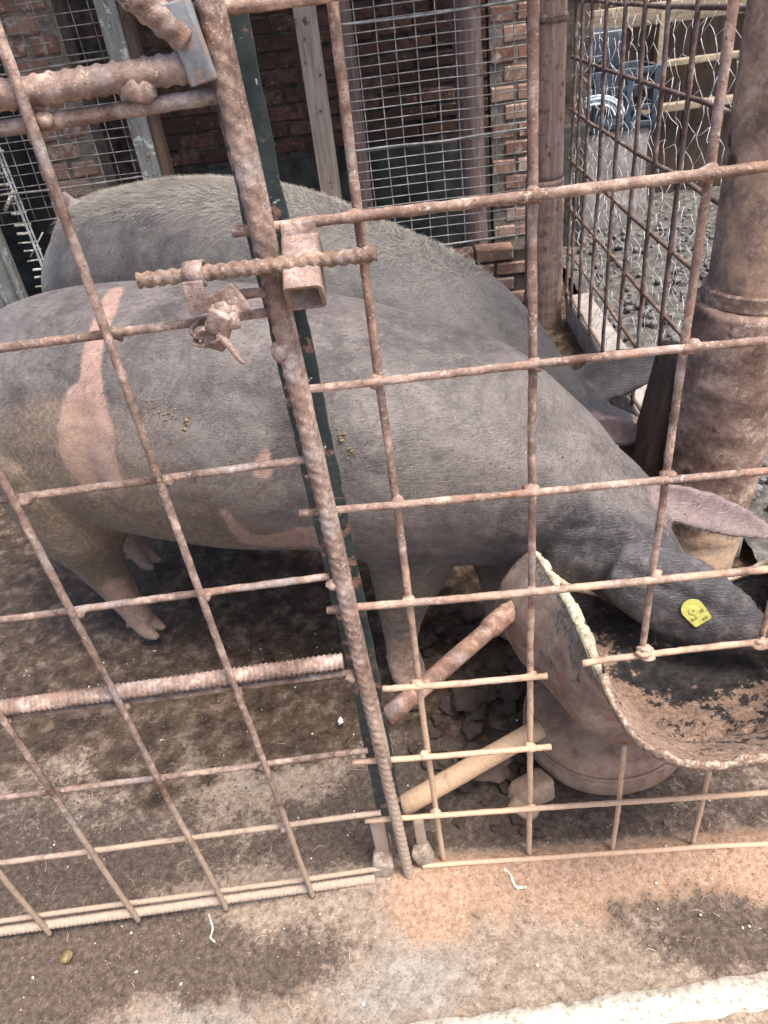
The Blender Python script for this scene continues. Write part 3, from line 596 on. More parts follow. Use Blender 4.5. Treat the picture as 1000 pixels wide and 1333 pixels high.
def bristles(V, N, faces, count, u, lmin, lmax, width, lift, weight=None, seed=0):
    """short single blades lying back along the coat"""
    r = np.random.default_rng(seed); w = np.ones(len(V)) if weight is None else weight; w = np.clip(w, 0, None); idx_ = r.choice(len(V), count, p=w / w.sum())
    base = V[idx_] + r.normal(0, 0.003, (count, 3)); nn = N[idx_]; base = base - nn * ((base - V[idx_]) * nn).sum(1)[:, None]
    dr = np.array([-u[0] * 0.55, -u[1] * 0.55, -0.75]) + r.normal(0, 0.22, (count, 3)); dr = dr - nn * (dr * nn).sum(1)[:, None]
    dr = dr / (np.linalg.norm(dr, axis=1)[:, None] + 1e-9) + nn * (lift * r.uniform(.5, 1.5, count))[:, None]; dr /= np.linalg.norm(dr, axis=1)[:, None]
    L = r.uniform(lmin, lmax, count)[:, None]; sd = np.cross(dr, nn); sd /= np.linalg.norm(sd, axis=1)[:, None] + 1e-9
    p0 = base - sd * width; p1 = base + sd * width; mid = base + dr * L * .55 + nn * L * 0.04; m0 = mid - sd * width * .7; m1 = mid + sd * width * .7; tip = base + dr * L - nn * L * 0.10
    VV = np.stack([p0, p1, m1, m0, tip], 1).reshape(-1, 3); i = np.arange(count) * 5
    FF = np.stack([i, i + 1, i + 2, i + 3], 1).tolist() + np.stack([i + 3, i + 2, i + 4], 1).tolist()
    return VV, FF

A1 = np.array([-.86, .77]); u1 = np.array([.9487, -.3162]); n1 = np.array([.3162, .9487])
def W1(s, t, z): return (A1[0] + u1[0] * s + n1[0] * t, A1[1] + u1[1] * s + n1[1] * t, z)
shells = [body_rings(A1, u1, n1, [(-.235, 0, .60, .03, .03), (-.20, 0, .59, .12, .12), (-.13, 0, .575, .195, .185), (0, 0, .562, .240, .228), (.13, 0, .556, .258, .245), (.272, 0, .553, .266, .258), (.449, 0, .550, .262, .256), (.60, 0, .546, .244, .240), (.73, 0, .523, .238, .228), (.874, 0, .496, .218, .205), (.987, -.004, .455, .172, .165), (1.064, -.01, .415, .140, .135), (1.135, -.02, .385, .118, .115), (1.20, -.03, .365, .085, .085), (1.225, -.035, .36, .04, .04)]),
    limb([(*W1(.02, -.10, .50), .165), (-.865, .625, .36, .112), (-.872, .632, .25, .062), (-.858, .634, .165, .043), (-.842, .632, .09, .033), (-.832, .63, .05, .031)]),
    limb([(*W1(.02, .10, .48), .16), (-.90, .875, .33, .10), (-.955, .90, .21, .052), (-.945, .905, .15, .038), (-.925, .905, .085, .031), (-.915, .905, .05, .030)]),
    limb([(-.135, .45, .44, .115), (-.160, .438, .31, .085), (-.180, .432, .225, .058), (-.192, .43, .145, .040), (-.196, .428, .095, .034), (-.194, .425, .05, .038)]),
    limb([(.02, .56, .42, .11), (.01, .545, .30, .075), (.015, .54, .22, .052), (.02, .54, .14, .036), (.02, .535, .05, .031)])]
shells += foot(-.826, .628, -.25) + foot(-.905, .902, -.35) + foot(-.194, .42, -1.0, 1.3) + foot(.03, .53, -.5)
# head, lowered over the trough: skull, muzzle, jowl
shells += [limb([(.195, .385, .393, .108), (.240, .340, .355, .080), (.30, .295, .285, .060), (.36, .265, .240, .050), (.41, .245, .215, .044), (.43, .235, .21, .044)]),
    limb([(.13, .37, .38, .092), (.19, .33, .355, .070), (.25, .30, .31, .052)]),
    ear_shell((.168, .236, .425), (.405, .140, .335), (.18, .42, .85), .150, -0.016, (0, -.004, -.014)),
    ear_shell((.255, .375, .462), (.486, .342, .385), (-.1, .55, .80), .074, 0.014, (0, 0, -.014))]
tl = spline([W1(-.21, 0, .66), W1(-.25, .01, .64), W1(-.27, .03, .58), W1(-.255, .04, .52)], 12); shells.append(tube(tl, np.linspace(.016, .006, 12), 8))
me, V, N = remeshed(shells)
def dent(V, N, chain, amp, w):
    d = capsdf(V, [(*q, 0.0) for q in chain]); return V - N * (amp * np.exp(-(d / w) ** 2))[:, None]
for chain, amp, w in (
    ([(-.69, .445, .47), (-.715, .455, .55), (-.70, .49, .66)], .012, .030), ([(-.66, .43, .50), (-.62, .42, .60)], -.006, .05),
    ([W1(.60, -.24, .42), W1(.625, -.25, .52), W1(.64, -.22, .64)], .011, .040), ([W1(.74, -.21, .44), W1(.76, -.20, .56), W1(.74, -.13, .66)], -.015, .075),
    ([W1(.86, -.20, .43), W1(.90, -.17, .52), W1(.89, -.10, .61)], .008, .030), ([W1(.03, -.20, .60), W1(.08, -.22, .50)], -.014, .09), ([W1(.18, -.20, .70), W1(.5, -.20, .70)], .005, .06),
    ([W1(.94, -.15, .36), W1(.98, -.15, .44), W1(.98, -.09, .53)], .009, .014), ([W1(1.0, -.14, .33), W1(1.035, -.14, .42), W1(1.04, -.08, .50)], .009, .013), ([W1(1.06, -.13, .32), W1(1.085, -.13, .40), W1(1.09, -.07, .475)], .010, .013), ([(.185, .225, .425), (.25, .20, .40), (.33, .17, .365)], .005, .012), ([(.19, .215, .395), (.26, .19, .365)], .004, .010), ([(.12, .30, .46), (.16, .285, .475), (.21, .29, .49)], .007, .011),
    ([(-.20, .40, .20), (-.165, .39, .20)], .004, .012), ([(-.20, .40, .17), (-.165, .39, .168)], .004, .010), ([(-.86, .60, .20), (-.82, .61, .19)], .004, .012)):
    V = dent(V, N, chain, amp, w)
V = V + N * (0.006 * fbm(V, 8, 3, 31) + 0.0012 * fbm(V, 45, 3, 32))[:, None]
me.vertices.foreach_set('co', V.ravel()); me.update(); me.vertices.foreach_get('normal', (_n := np.empty(V.size))); N = _n.reshape(-1, 3)
V1s, N1s = V.copy(), N.copy()
z = V[:, 2]; sd1 = (V[:, :2] - A1) @ u1; td1 = (V[:, :2] - A1) @ n1
mud = np.clip((0.50 - z) * 2.8, -0.3, 0.6) + 1.15 * np.exp(-((sd1 - 0.15) / .42) ** 2) * np.clip((.735 + .03 * fbm(V, 6, 2, 3) - z) * 16, 0, 1) * (td1 < 0) - 0.7 * np.clip((sd1 - .85) * 4, 0, 1)
PINK1 = [
    [(-.655, .688, .817, .013), (-.651, .614, .804, .017), (-.6616, .5738, .7847, .016), (-.670, .5425, .763, .017), (-.6736, .515, .739, .018), (-.679, .490, .708, .024), (-.695, .478, .679, .035), (-.697, .462, .6425, .0405), (-.7046, .453, .6015, .0445), (-.699, .447, .572, .042), (-.691, .444, .531, .021), (-.686, .445, .504, .011)],
    [(-.749, .484, .644, .010), (-.72, .467, .631, .020)], [(-.3694, .3667, .6255, .006), (-.380, .360, .595, .0145)],
    [(-.467, .378, .504, .008), (-.457, .389, .458, .012), (-.440, .406, .418, .024), (-.384, .4015, .412, .029), (-.311, .3625, .443, .027), (-.255, .3335, .476, .018), (-.228, .324, .490, .007)],
    [(-.84, .595, .181, .023), (-.852, .597, .134, .016)]]
pink = np.full(len(V), 9.0)
for chain in PINK1: pink = np.minimum(pink, capsdf(V, [(a, b, c_, r_ * (1.5 if r_ > .03 else 1.25)) for a, b, c_, r_ in chain]))
ear = np.exp(-(capsdf(V, [(.30, .365, .45, .03), (.46, .35, .39, .03)]).clip(0) / .02) ** 2)
dusky_shade = 1.45 * np.exp(-(capsdf(V, [(.12, .30, .43, .04), (.20, .25, .41, .05), (.34, .18, .345, .07)]).clip(0) / .03) ** 2) + .9 * np.exp(-(capsdf(V, [(.14, .33, .33, .05), (.3, .3, .33, .06)]).clip(0) / .04) ** 2)  # dark ear skin, plus painted shade on neck, jowl and face
dusky_shade = dusky_shade + .32 * np.exp(-(((sd1 - .62) / .10) ** 2 + ((z - .74) / .07) ** 2)) + .30 * np.exp(-(((sd1 - .32) / .16) ** 2 + ((z - .66) / .07) ** 2)) * (td1 < 0)
crusty = np.exp(-(capsdf(V, [(.34, .28, .29, .03), (.43, .235, .22, .05)]).clip(0) / .03) ** 2) * 0.75
for fx, fy in ((-.826, .628), (-.905, .902), (-.19, .42), (.03, .53)):
    crusty = np.maximum(crusty, 0.80 * np.clip((0.25 - z) * 7, 0, 1) * (np.hypot(V[:, 0] - fx, V[:, 1] - fy) < .09))
def finish_pig(me, attrs, name, mat, base, label):
    for k, a in attrs.items():
        at = me.attributes.new(k, 'FLOAT', 'POINT'); at.data.foreach_set('value', np.asarray(a, np.float32))
    me.transform(Matrix.Translation(-Vector(base))); me.polygons.foreach_set('use_smooth', np.ones(len(me.polygons), bool)); me.materials.clear()
    me.name = name; o = link(name, me, mat, None, base); return tag(o, label, 'pig')
pig1 = finish_pig(me, dict(mud=mud, pink=pink, ear=ear, crusty=crusty, dusky_shade=dusky_shade), 'pig', 'pig', (-.45, .63, 0), 'big grey pig nearest the fence, pink patches on its flank, yellow ear tag')
bare = (z > .12) & (capsdf(V, [(.28, .22, .37, .10)]) > 0) & ((dusky_shade < .7) | (RNG.random(len(V)) < .18)) & ((pink > 0.002) | (RNG.random(len(V)) < .25))
vf = bristles(V1s, N1s, None, 80000, u1, .008, .016, .00024, .06, bare.astype(float), 3)
tag(part('bristles', vf, 'bristle', pig1, False), kind='stuff')

cr_ = []
for x, y, z_, r_ in ((-.568, .445, .696, .004), (-.55, .436, .690, .0035), (-.535, .43, .684, .005), (-.52, .424, .676, .004), (-.50, .416, .668, .0065), (-.61, .457, .70, .003), (-.24, .345, .652, .006), (-.225, .335, .628, .0055), (-.43, .385, .60, .003), (-.5, .40, .58, .003)):
    q = np.array((x, y, z_)); j = int(np.argmin(((V1s - q) ** 2).sum(1))); cr_ += [blob(V1s[int(np.argmin(((V1s - q - RNG.normal(0, .005, 3)) ** 2).sum(1)))], r_ * RNG.uniform(.25, .6), int(RNG.integers(999)), 2, 1.0, (1.2, 1, .8)) for _ in range(6)]
for j in RNG.choice(np.where((V1s[:, 2] < .62) & (V1s[:, 2] > .12) & (capsdf(V1s, [(.28, .22, .37, .12)]) > 0))[0], 150): cr_.append(blob(V1s[j], RNG.uniform(.0010, .0024), int(j), 1, .5))
tag(part('mud_crumbs', join(*cr_), 'yellow_dung', pig1), kind='stuff')
# yellow ear tag
def ear_tag():
    root = np.array((.2850, .1900, .372)); l = np.array((.235, -.09, -.10)); l /= np.linalg.norm(l); w = np.array((.18, .30, .90)); w = w - l * (w @ l); w /= np.linalg.norm(w); nr = np.cross(l, w); nr = nr if nr[1] < 0 else -nr
    bm_ = blob
    # find the ear surface under the tag
    d = np.linalg.norm(V1s - root, axis=1); near_ = d < .03; off = np.max((V1s[near_] - root) @ nr); c = root + nr * (off + .0015)
    e1 = (w * 0.45 - l * 0.9); e1 /= np.linalg.norm(e1); e2 = np.cross(nr, e1)
    if e2 @ l < 0: e2 = -e2
    # rounded head at the top left, square corner pointing down
    out = [(math.cos(a) * .0135, math.sin(a) * .0135) for a in np.linspace(0.06 * math.pi, 0.94 * math.pi, 14)] + [(-.0128, -.006), (-.0112, -.0195), (-.0095, -.0208), (.0100, -.0208), (.0116, -.0195), (.0130, -.006)]
    TS = 1.28
    def P(a, b, h): return c + e2 * a * TS + e1 * b * TS + nr * h
    k = len(out); rings = [np.array([P(a, b, h) for a, b in out]) for h in (0, .0022)]
    v, f = loft(rings)
    o = part('ear_tag', (v, f), 'tag', pig1, False); o['label'] = 'yellow plastic tag on the near ear'
    but = loft([np.array([P(math.cos(a) * r_, math.sin(a) * r_ - .001, h) for a in np.linspace(0, 2 * math.pi, 16, endpoint=False)]) for r_, h in ((.0062, .0022), (.0058, .0032), (.0042, .0034))]); part('tag_button', but, 'tag', o, False)
    hole = loft([np.array([P(math.cos(a) * .0015, math.sin(a) * .0015 - .001, h) for a in np.linspace(0, 2 * math.pi, 12, endpoint=False)]) for h in (.0034, .0039)]); part('tag_pin', hole, 'tag_print', o, False)
    marks = []
    def stroke(x0, y0, x1, y1, w_=.0007):
        dx, dy = x1 - x0, y1 - y0; q = math.hypot(dx, dy); px, py = -dy / q * w_ / 2, dx / q * w_ / 2
        marks.append(loft([np.array([P(x0 + px, y0 + py, h), P(x0 - px, y0 - py, h), P(x1 - px, y1 - py, h), P(x1 + px, y1 + py, h)]) for h in (.0022, .0026)]))
    def glyph(x, y, s, segs):
        for a, b, c_, d_ in segs: stroke(x + a * s, y + b * s, x + c_ * s, y + d_ * s)
    B = [(0, 0, 0, 2), (0, 2, 1, 2), (1, 2, 1, 1), (0, 1, 1, 1), (1, 1, 1, 0), (0, 0, 1, 0)]; O = [(0, 0, 0, 2), (0, 2, 1, 2), (1, 2, 1, 0), (0, 0, 1, 0)]; H = [(0, 0, 0, 2), (0, 1, 1, 1), (1, 1, 1, 0)]; S = [(0, 0, 1, 0), (1, 0, 1, 1), (0, 1, 1, 1), (0, 1, 0, 2), (0, 2, 1, 2)]
    for x, y, s, gl in ((-.0100, -.0125, .0019, O), (-.0070, -.0125, .0019, H), (-.0040, -.0125, .0019, S), (.0045, -.0085, .0019, O), (.0075, -.0085, .0019, B), (.0010, -.0185, .0016, B), (.0036, -.0185, .0016, S), (.0062, -.0185, .0016, O)): glyph(x, y, s, gl)
    part('tag_print', join(*marks), 'tag_print', o, False)
ear_tag()

A2 = np.array([-.70, 1.26]); n2 = n1; u2 = u1
def W2(s, t, z): return (A2[0] + u2[0] * s + n2[0] * t, A2[1] + u2[1] * s + n2[1] * t, z)
shells = [body_rings(A2, u2, n2, [(-.385, 0, .62, .04, .04), (-.345, 0, .62, .14, .14), (-.25, 0, .63, .205, .20), (-.155, 0, .648, .232, .225), (.054, 0, .650, .250, .245), (.278, 0, .620, .252, .248), (.462, 0, .556, .243, .240), (.663, 0, .478, .228, .224), (.805, 0, .385, .196, .192), (.916, 0, .305, .152, .15), (1.0, 0, .262, .125, .122), (1.06, 0, .24, .105, .105), (1.11, 0, .235, .07, .07)]),
    limb([(*W2(-.12, -.09, .52), .15), (*W2(-.13, -.11, .32), .09), (*W2(-.17, -.12, .2), .05), (*W2(-.15, -.12, .1), .035), (*W2(-.14, -.12, .05), .032)]),
    limb([(*W2(-.10, .10, .52), .15), (*W2(-.11, .12, .32), .09), (*W2(-.15, .13, .2), .05), (*W2(-.13, .13, .1), .035), (*W2(-.12, .13, .05), .032)]),
    limb([(*W2(.72, -.10, .40), .10), (*W2(.72, -.11, .25), .06), (*W2(.72, -.11, .14), .036), (*W2(.73, -.11, .05), .032)]),
    limb([(*W2(.78, .10, .40), .10), (*W2(.78, .11, .25), .06), (*W2(.78, .11, .14), .036), (*W2(.79, .11, .05), .032)]),
    limb([(.29, .935, .255, .10), (.36, .915, .245, .078), (.42, .905, .225, .064), (.48, .89, .19, .052), (.52, .88, .16, .046)]),
    ear_shell((.285, .975, .375), (.495, 1.0, .418), (-.25, .48, .82), .128, 0.012, (0, 0, -.012)),
    ear_shell((.285, .862, .325), (.432, .835, .290), (.15, .35, .90), .075, 0.010, (0, 0, -.01)),
    ear_shell((-.925, 1.345, .77), (-.985, 1.37, .885), (.8, -.3, .2), .058, 0.01, (0, 0, 0), .016)]
for q, yw in (((-.14, -.12), -.3), ((-.12, .13), -.3), ((.73, -.11), -.4), ((.79, .11), -.4)):
    p_ = W2(q[0], q[1], 0); shells += foot(p_[0], p_[1], yw)
me, V, N = remeshed(shells, 0.0068)
V = dent(V, N, [W2(.60, -.22, .42), W2(.62, -.22, .55), W2(.62, -.12, .66)], .010, .04); V = dent(V, N, [W2(-.08, -.2, .6), W2(-.04, -.22, .5)], -.014, .09)
V = V + N * (0.005 * fbm(V, 9, 3, 41) + 0.0012 * fbm(V, 45, 3, 42))[:, None]
me.vertices.foreach_set('co', V.ravel()); me.update(); me.vertices.foreach_get('normal', (_n := np.empty(V.size))); N = _n.reshape(-1, 3)
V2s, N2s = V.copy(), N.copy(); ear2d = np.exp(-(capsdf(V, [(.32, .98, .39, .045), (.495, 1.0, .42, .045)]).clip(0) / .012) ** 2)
z = V[:, 2]; sd2 = (V[:, :2] - A2) @ u2
mud = np.clip((0.5 - z) * 1.6, -.3, .6); tailv = np.exp(-(capsdf(V, [(-.93, 1.35, .79, .025), (-.985, 1.37, .885, .02)]).clip(0) / .015) ** 2)
ear = np.maximum(tailv * 1.2, 0.9 * np.exp(-(capsdf(V, [(.30, .862, .325, .02), (.36, .85, .31, .02)]).clip(0) / .02) ** 2)); ear = np.maximum(ear, .8 * np.exp(-(capsdf(V, [(.30, .985, .35, .01), (.33, .985, .35, .01)]).clip(0) / .02) ** 2))
crusty = np.clip(np.exp(-(capsdf(V, [(.43, .905, .26, .045), (.53, .87, .17, .06)]).clip(0) / .02) ** 2) - ear * .9, 0, 1)
pig2 = finish_pig(me, dict(mud=mud, pink=np.full(len(V), 9.0), ear=ear, crusty=crusty, dusky_shade=1.1 * ear2d + 1.3 * np.exp(-(capsdf(V, [(.31, .93, .31, .05), (.35, .88, .26, .05)]).clip(0) / .025) ** 2) + (.75 * np.exp(-((sd2 + .22) / .2) ** 2) + .55 * np.exp(-((sd2 - .55) / .2) ** 2)) * np.clip((.80 - z) * 6, 0, 1)), 'pig', 'dark_pig', (-.45, 1.18, 0), 'darker hairy backed pig standing behind the pig at the fence')  # near-black on the face by the poll is painted shadow
ridge = np.exp(-((N[:, 2] - 1) / .13) ** 2) * (z > .5)
ok2 = ((z > .3) & (ear2d < .1) & (capsdf(V, [(.30, .86, .32, .06), (.45, .9, .25, .08)]) > 0)).astype(float)
tag(part('bristles', bristles(V2s, N2s, None, 42000, u2, .008, .018, .00024, .06, ok2, 5), 'bristle_dark', pig2, False), kind='stuff')
vf = join(bristles(V2s, N2s, None, 13000, u2, .018, .042, .00026, .25, ridge, 6))
tag(part('back_hair', vf, 'bristle_pale', pig2, False), kind='stuff')

# ------------------------------------------------------------------ trough
trough = thing('feed_trough', (.22, .05, 0.08), 'crusted feeding trough cut from a drum, set through the fence', 'trough')
rim = np.array([(.048, .27, .452), (.062, .20, .452), (.075, .13, .452), (.083, .06, .452), (.088, 0, .452), (.092, -.03, .451), (.102, -.085, .448), (.124, -.122, .448), (.155, -.143, .449), (.19, -.150, .45), (.25, -.146, .452), (.33, -.138, .452), (.40, -.11, .452), (.45, -.05, .452), (.465, .03, .452), (.465, .15, .44), (.46, .25, .42), (.42, .285, .36), (.33, .29, .33), (.22, .29, .33), (.12, .292, .35), (.072, .292, .385)])
rimc = spline(np.vstack([rim, rim[:1]]), 220)[:-1]
cen = np.array([.255, .09, 0])
fw = np.clip((.045 - rimc[:, 1]) / .13, 0, 1); fw = fw * fw * (3 - 2 * fw)
def level(k, zf, bulge_left, kf, inset=0.0):
    q = rimc.copy(); d = q[:, :2] - cen[:2]; kk = (k * (1 - fw) + kf * fw)[:, None]; q[:, :2] = cen[:2] + d * kk
    q[:, :2] -= d / np.linalg.norm(d, axis=1)[:, None] * (inset * (1 - .6 * fw))[:, None]
    lb = np.clip((cen[0] - rimc[:, 0]) / .2, 0, 1) * np.clip((rimc[:, 1] + .02) / .2, 0, 1); q[:, 0] -= lb * bulge_left
    q[:, 2] = rimc[:, 2] * (1 - zf) + 0.24 * zf; return q
levels = [(1.0, 0, 0, 1.0), (1.0, .12, .026, .87), (1.0, .30, .050, .72), (.985, .52, .068, .58), (.94, .76, .066, .44), (.80, .93, .040, .32), (.45, 1.0, .01, .2), (0.02, 1.02, 0, .02)]
outer = [level(*x) for x in levels]
inner = []
for n_, (k, zf, b, kf) in enumerate(levels):
    q = level(k, zf * 0.94, b * .9, min(kf + .03 * (n_ > 0), 1), .0145 if n_ < 6 else .004); q[:, 2] += 0.0 if n_ == 0 else 0.008; inner.append(q)
part('outer_shell', loft(outer, False), 'trough_out', trough)
inner = [inner[a] * (1 - t_) + inner[a + 1] * t_ for a in range(len(inner) - 1) for t_ in np.linspace(0, 1, 9)[:-1]] + [inner[-1]]
vi, fi = loft(inner, False)
jit = fbm(vi, 22, 4, 3) * 0.022 + fbm(vi, 70, 3, 4) * 0.012; zi = (0.452 - vi[:, 2]) / .2
vi = vi + np.array([0, 0, 1.0]) * (np.clip(jit, -.004, .02) * np.clip(zi * 4, 0, 1))[:, None]
crust_shade = np.clip(.72 - 1.3 * np.exp(-(((vi[:, 0] - .30) / .12) ** 2 + ((vi[:, 1] - .175) / .055) ** 2)) - .9 * np.clip((vi[:, 1] - .22) / .05, 0, 1) + .3 * np.exp(-((vi[:, 0] - .13) / .06) ** 2), -.7, 1.2)  # crust cut away at the back to paint the shadow below the ear
fi.append(tuple(range(len(vi) - len(rimc), len(vi)))); part('feed_crust', (vi, fi), 'trough_in', trough, True, dict(crust=crust_shade))
er = []
for i in range(len(rimc)):
    a, b = outer[0][i], inner[0][i]; nz_ = 0.013 * float(fbm([a], 55, 4, 12)[0]) * 2
    d = (b - a); up_ = np.array([0, 0, 1.0]); er.append(np.array([a - d * .12 - up_ * .010, a - d * .06 + up_ * (.001 + nz_), a + d * .5 + up_ * (.002 + nz_), b + d * .06 + up_ * (.001 + nz_), b + d * .15 - up_ * .012]))
er.append(er[0]); part('cut_rim', loft(er, False), 'trough_edge', trough)
# low base drum it stands on
base = thing('base_drum', (.172, .235, 0), 'pale red flecked drum base on the ground under the trough', 'drum')
th = np.linspace(0, 2 * math.pi, 64, endpoint=False); prof = [(.02, -.01), (.120, -.008), (.142, .006), (.152, .022), (.150, .045), (.140, .075), (.118, .10), (.02, .108)]
rr_ = [np.stack([.172 + np.cos(th) * r_ * (1.0 + 0.05 * np.cos(th)), .235 + np.sin(th) * r_ * .93, np.full(64, h)], 1) for r_, h in prof]
part('drum_wall', loft(rr_), 'base_drum', base)
part('drum_seam', tube(np.stack([.172 + np.cos(np.r_[th, th[0]]) * .1475 * (1 + .05 * np.cos(np.r_[th, th[0]])), .235 + np.sin(np.r_[th, th[0]]) * .1475 * .93, np.full(65, .058)], 1), .0035, 6), 'base_drum', base)
# two pipes that prop it
pg = 'diagonal pipes propping the trough'
def hollow(a, b, r, seed):
    P, s = resample([a, b], .02); v, f = tube(P, r, 18, None, .004, seed, .05)
    return v, [q for q in f]
for nm, a, b, r, lb in (('upper', (-.205, .045, .336), (.030, .235, .376), .0145, 'upper rusty pipe running up from the fence post to the trough side'), ('lower', (-.205, .050, .100), (.045, .150, .148), .0175, 'lower dust covered pipe lying from the post foot to the drum')):
    pr = thing('prop_pipe', a, lb, 'pipe', pg)
    part('pipe_body', hollow(a, b, r, 3 if nm == 'upper' else 8), 'pipe_rust', pr)
    if nm == 'upper':
        a_, b_ = np.array(a), np.array(b); d_ = (b_ - a_) / np.linalg.norm(b_ - a_)
        part('pipe_socket', tube([a_ + d_ * .215, a_ + d_ * .225, a_ + d_ * .265, a_ + d_ * .272], [0.0152, .0176, .0176, .0152], 18, None, 0, 1, .08), 'pipe_rust', pr)

# ------------------------------------------------------------------ round posts
post = thing('round_post', (.535, .70, 0), 'thick rusted round post with a lower sleeve beside the trough', 'post')
def post_tube(cx, cy, zs, rs, seed, rough=.03, lean=0.0):
    P = [(cx + lean * z, cy, z) for z in np.linspace(zs[0], zs[-1], 50)]
    return tube(P, np.interp(np.linspace(zs[0], zs[-1], 50), zs, rs), 40, None, .006, seed, rough)
part('upper_shaft', post_tube(.545, .70, (.62, 2.0), (.093, .093), 4), 'post_rust', post)
part('collar', post_tube(.540, .70, (.662, .664, .69, .694), (.095, .0968, .0968, .093), 6, .0), 'sleeve_rust', post)
part('lower_sleeve', post_tube(.497, .70, (-.02, .15, .35, .55, .66), (.092, .095, .100, .108, .108), 5, .05, .055), 'sleeve_rust', post)
slab = thing('shade_board', (.40, .76, 0), 'dark board added as the shaded left side of the rusted post', 'board')
part('board', bbox((.402, .80, .25), (.045, .11, .56), .006, np.array(Matrix.Rotation(.16, 3, 'Y')), .006), 'board_wood', slab)  # dark slab stands in for the shaded side of the post
post2 = thing('round_post', (.450, 2.37, 0), 'rusted round post at the far corner beside the wire mesh', 'post')
part('upper_shaft', post_tube(.450, 2.37, (.55, 2.0), (.068, .068), 14), 'mid_post', post2)
part('lower_sleeve', post_tube(.450, 2.37, (-.02, .3, .56), (.079, .076, .073), 15, .05), 'mid_post', post2)
part('joint_ring', post_tube(.450, 2.37, (1.06, 1.068, 1.08, 1.088), (.069, .072, .072, .069), 16, .02), 'dark_rust', post2)

# ------------------------------------------------------------------ side fence between the two posts
FX = .528
side = thing('side_fence', (FX, 1.5, 0), 'dark rod fence with torn chicken wire between the two round posts', 'fence')
for i, y in enumerate((2.28, 2.19, 2.06, 1.88, 1.69, 1.51, 1.33, 1.15, .97, .80)):
    part('rod', tube([(FX, y, .11), (FX + .004, y + .004, .8), (FX, y, 1.7)], .0062, 8, .03, .008, 100 + i, .15), 'dark_rust', side)
for j in range(10):
    zz_ = .125 + .165 * j; part('rod', tube([(FX + .009, .70, zz_), (FX + .009, 1.5, zz_ - .004), (FX + .009, 2.36, zz_)], .0058, 8, .03, .008, 120 + j, .15), 'dark_rust', side)
def chicken(x0, y0, y1, z0, z1, a):
    segs, jd = [], {}
    def J(i, j, y, z_):
        k = (round(y * 500), round(z_ * 500))
        if k not in jd: jd[k] = np.array([x0 + RNG.uniform(-.012, .012) + .03 * float(fbm([[y, z_, 0]], 3, 2, 4)[0]), y + RNG.uniform(-.006, .006), z_ + RNG.uniform(-.006, .006)])
        return jd[k]
    w, h = a, a * 1.5; row = 0; zc = z0
    while zc < z1:
        yc = y0 + (row % 2) * w / 2
        while yc < y1:
            keep = zc > .42 or fbm([[yc, zc, 2]], 4, 2, 7)[0] > (-.02 if zc > .2 else .12)
            if keep:
                A_, B_, C_, D_ = J(0, 0, yc, zc), J(0, 0, yc, zc + h * .42), J(0, 0, yc - w / 2, zc + h * .72 ), J(0, 0, yc + w / 2, zc + h * .72)
                segs += [(A_, B_, .0010), (B_, C_, .0008), (B_, D_, .0008)]
            yc += w
        zc += h * .72; row += 1
    out = []
    for p, q, r_ in segs: out.append(tube([p, (p + q) / 2 + RNG.uniform(-.003, .003, 3), q], r_, 4))
    return join(*out)
tag(part('chicken_wire', chicken(FX + .022, .74, 2.34, .15, 1.62, .058), 'wire_bright', side), kind='stuff')
sk = thing('side_kerb', (FX + .05, 1.5, 0), 'low pale concrete kerb under the dark side fence', 'kerb')
part('kerb_block', bbox((FX + .055, 1.52, .05), (.10, 1.6, .115), .01, None, .004), 'concrete', sk)

# ------------------------------------------------------------------ neighbouring pen beyond the side fence
nf = []
nxs, nys = np.linspace(.64, 4.2, 180), np.linspace(.2, 4.3, 200); NX, NY = np.meshgrid(nxs, nys); q = np.stack([NX.ravel(), NY.ravel(), 0 * NX.ravel()], 1)
q[:, 2] = .03 + .05 * np.abs(fbm(q, 9, 4, 21)) + .03 * fbm(q, 30, 3, 22); ii = np.arange(len(q)).reshape(200, 180)
tag(link('neighbour_floor', mesh('neighbour_floor', q, np.stack([ii[:-1, :-1].ravel(), ii[:-1, 1:].ravel(), ii[1:, 1:].ravel(), ii[1:, :-1].ravel()], 1).tolist()), 'nfloor'), kind='structure')
lumps = []
for i in range(700):
    x, y = RNG.uniform(.68, 2.2), RNG.uniform(.8, 3.6); r_ = RNG.uniform(.006, .020); lumps.append(blob((x, y, .045 + r_ * .3), r_, i, 1, .5))
o = link('dung_litter', mesh('dung_litter', *join(*lumps)), 'clod_grey'); tag(o, kind='stuff')
bw = thing('board_wall', (1.6, 4.05, 0), 'dark board wall behind the neighbouring pen with pale wooden rails', 'wall')
x = .5; k = 0
while x < 3.6:
    w = RNG.uniform(.13, .19); part('board', bbox((x + w / 2, 4.06 + RNG.uniform(-.006, .006), .85), (w - .006, .025, 1.8), .003), 'board_wood', bw); x += w
for z_, h, d in ((.955, .10, .05), (.72, .035, .04), (.505, .04, .05)):
    part('rail', bbox((2.0, 3.99, z_), (3.2, d, h), .005, None, .004), 'rail_wood', bw)
part('upright', bbox((1.36, 3.985, .73), (.05, .05, .46), .004, None, .003), 'rail_wood', bw)
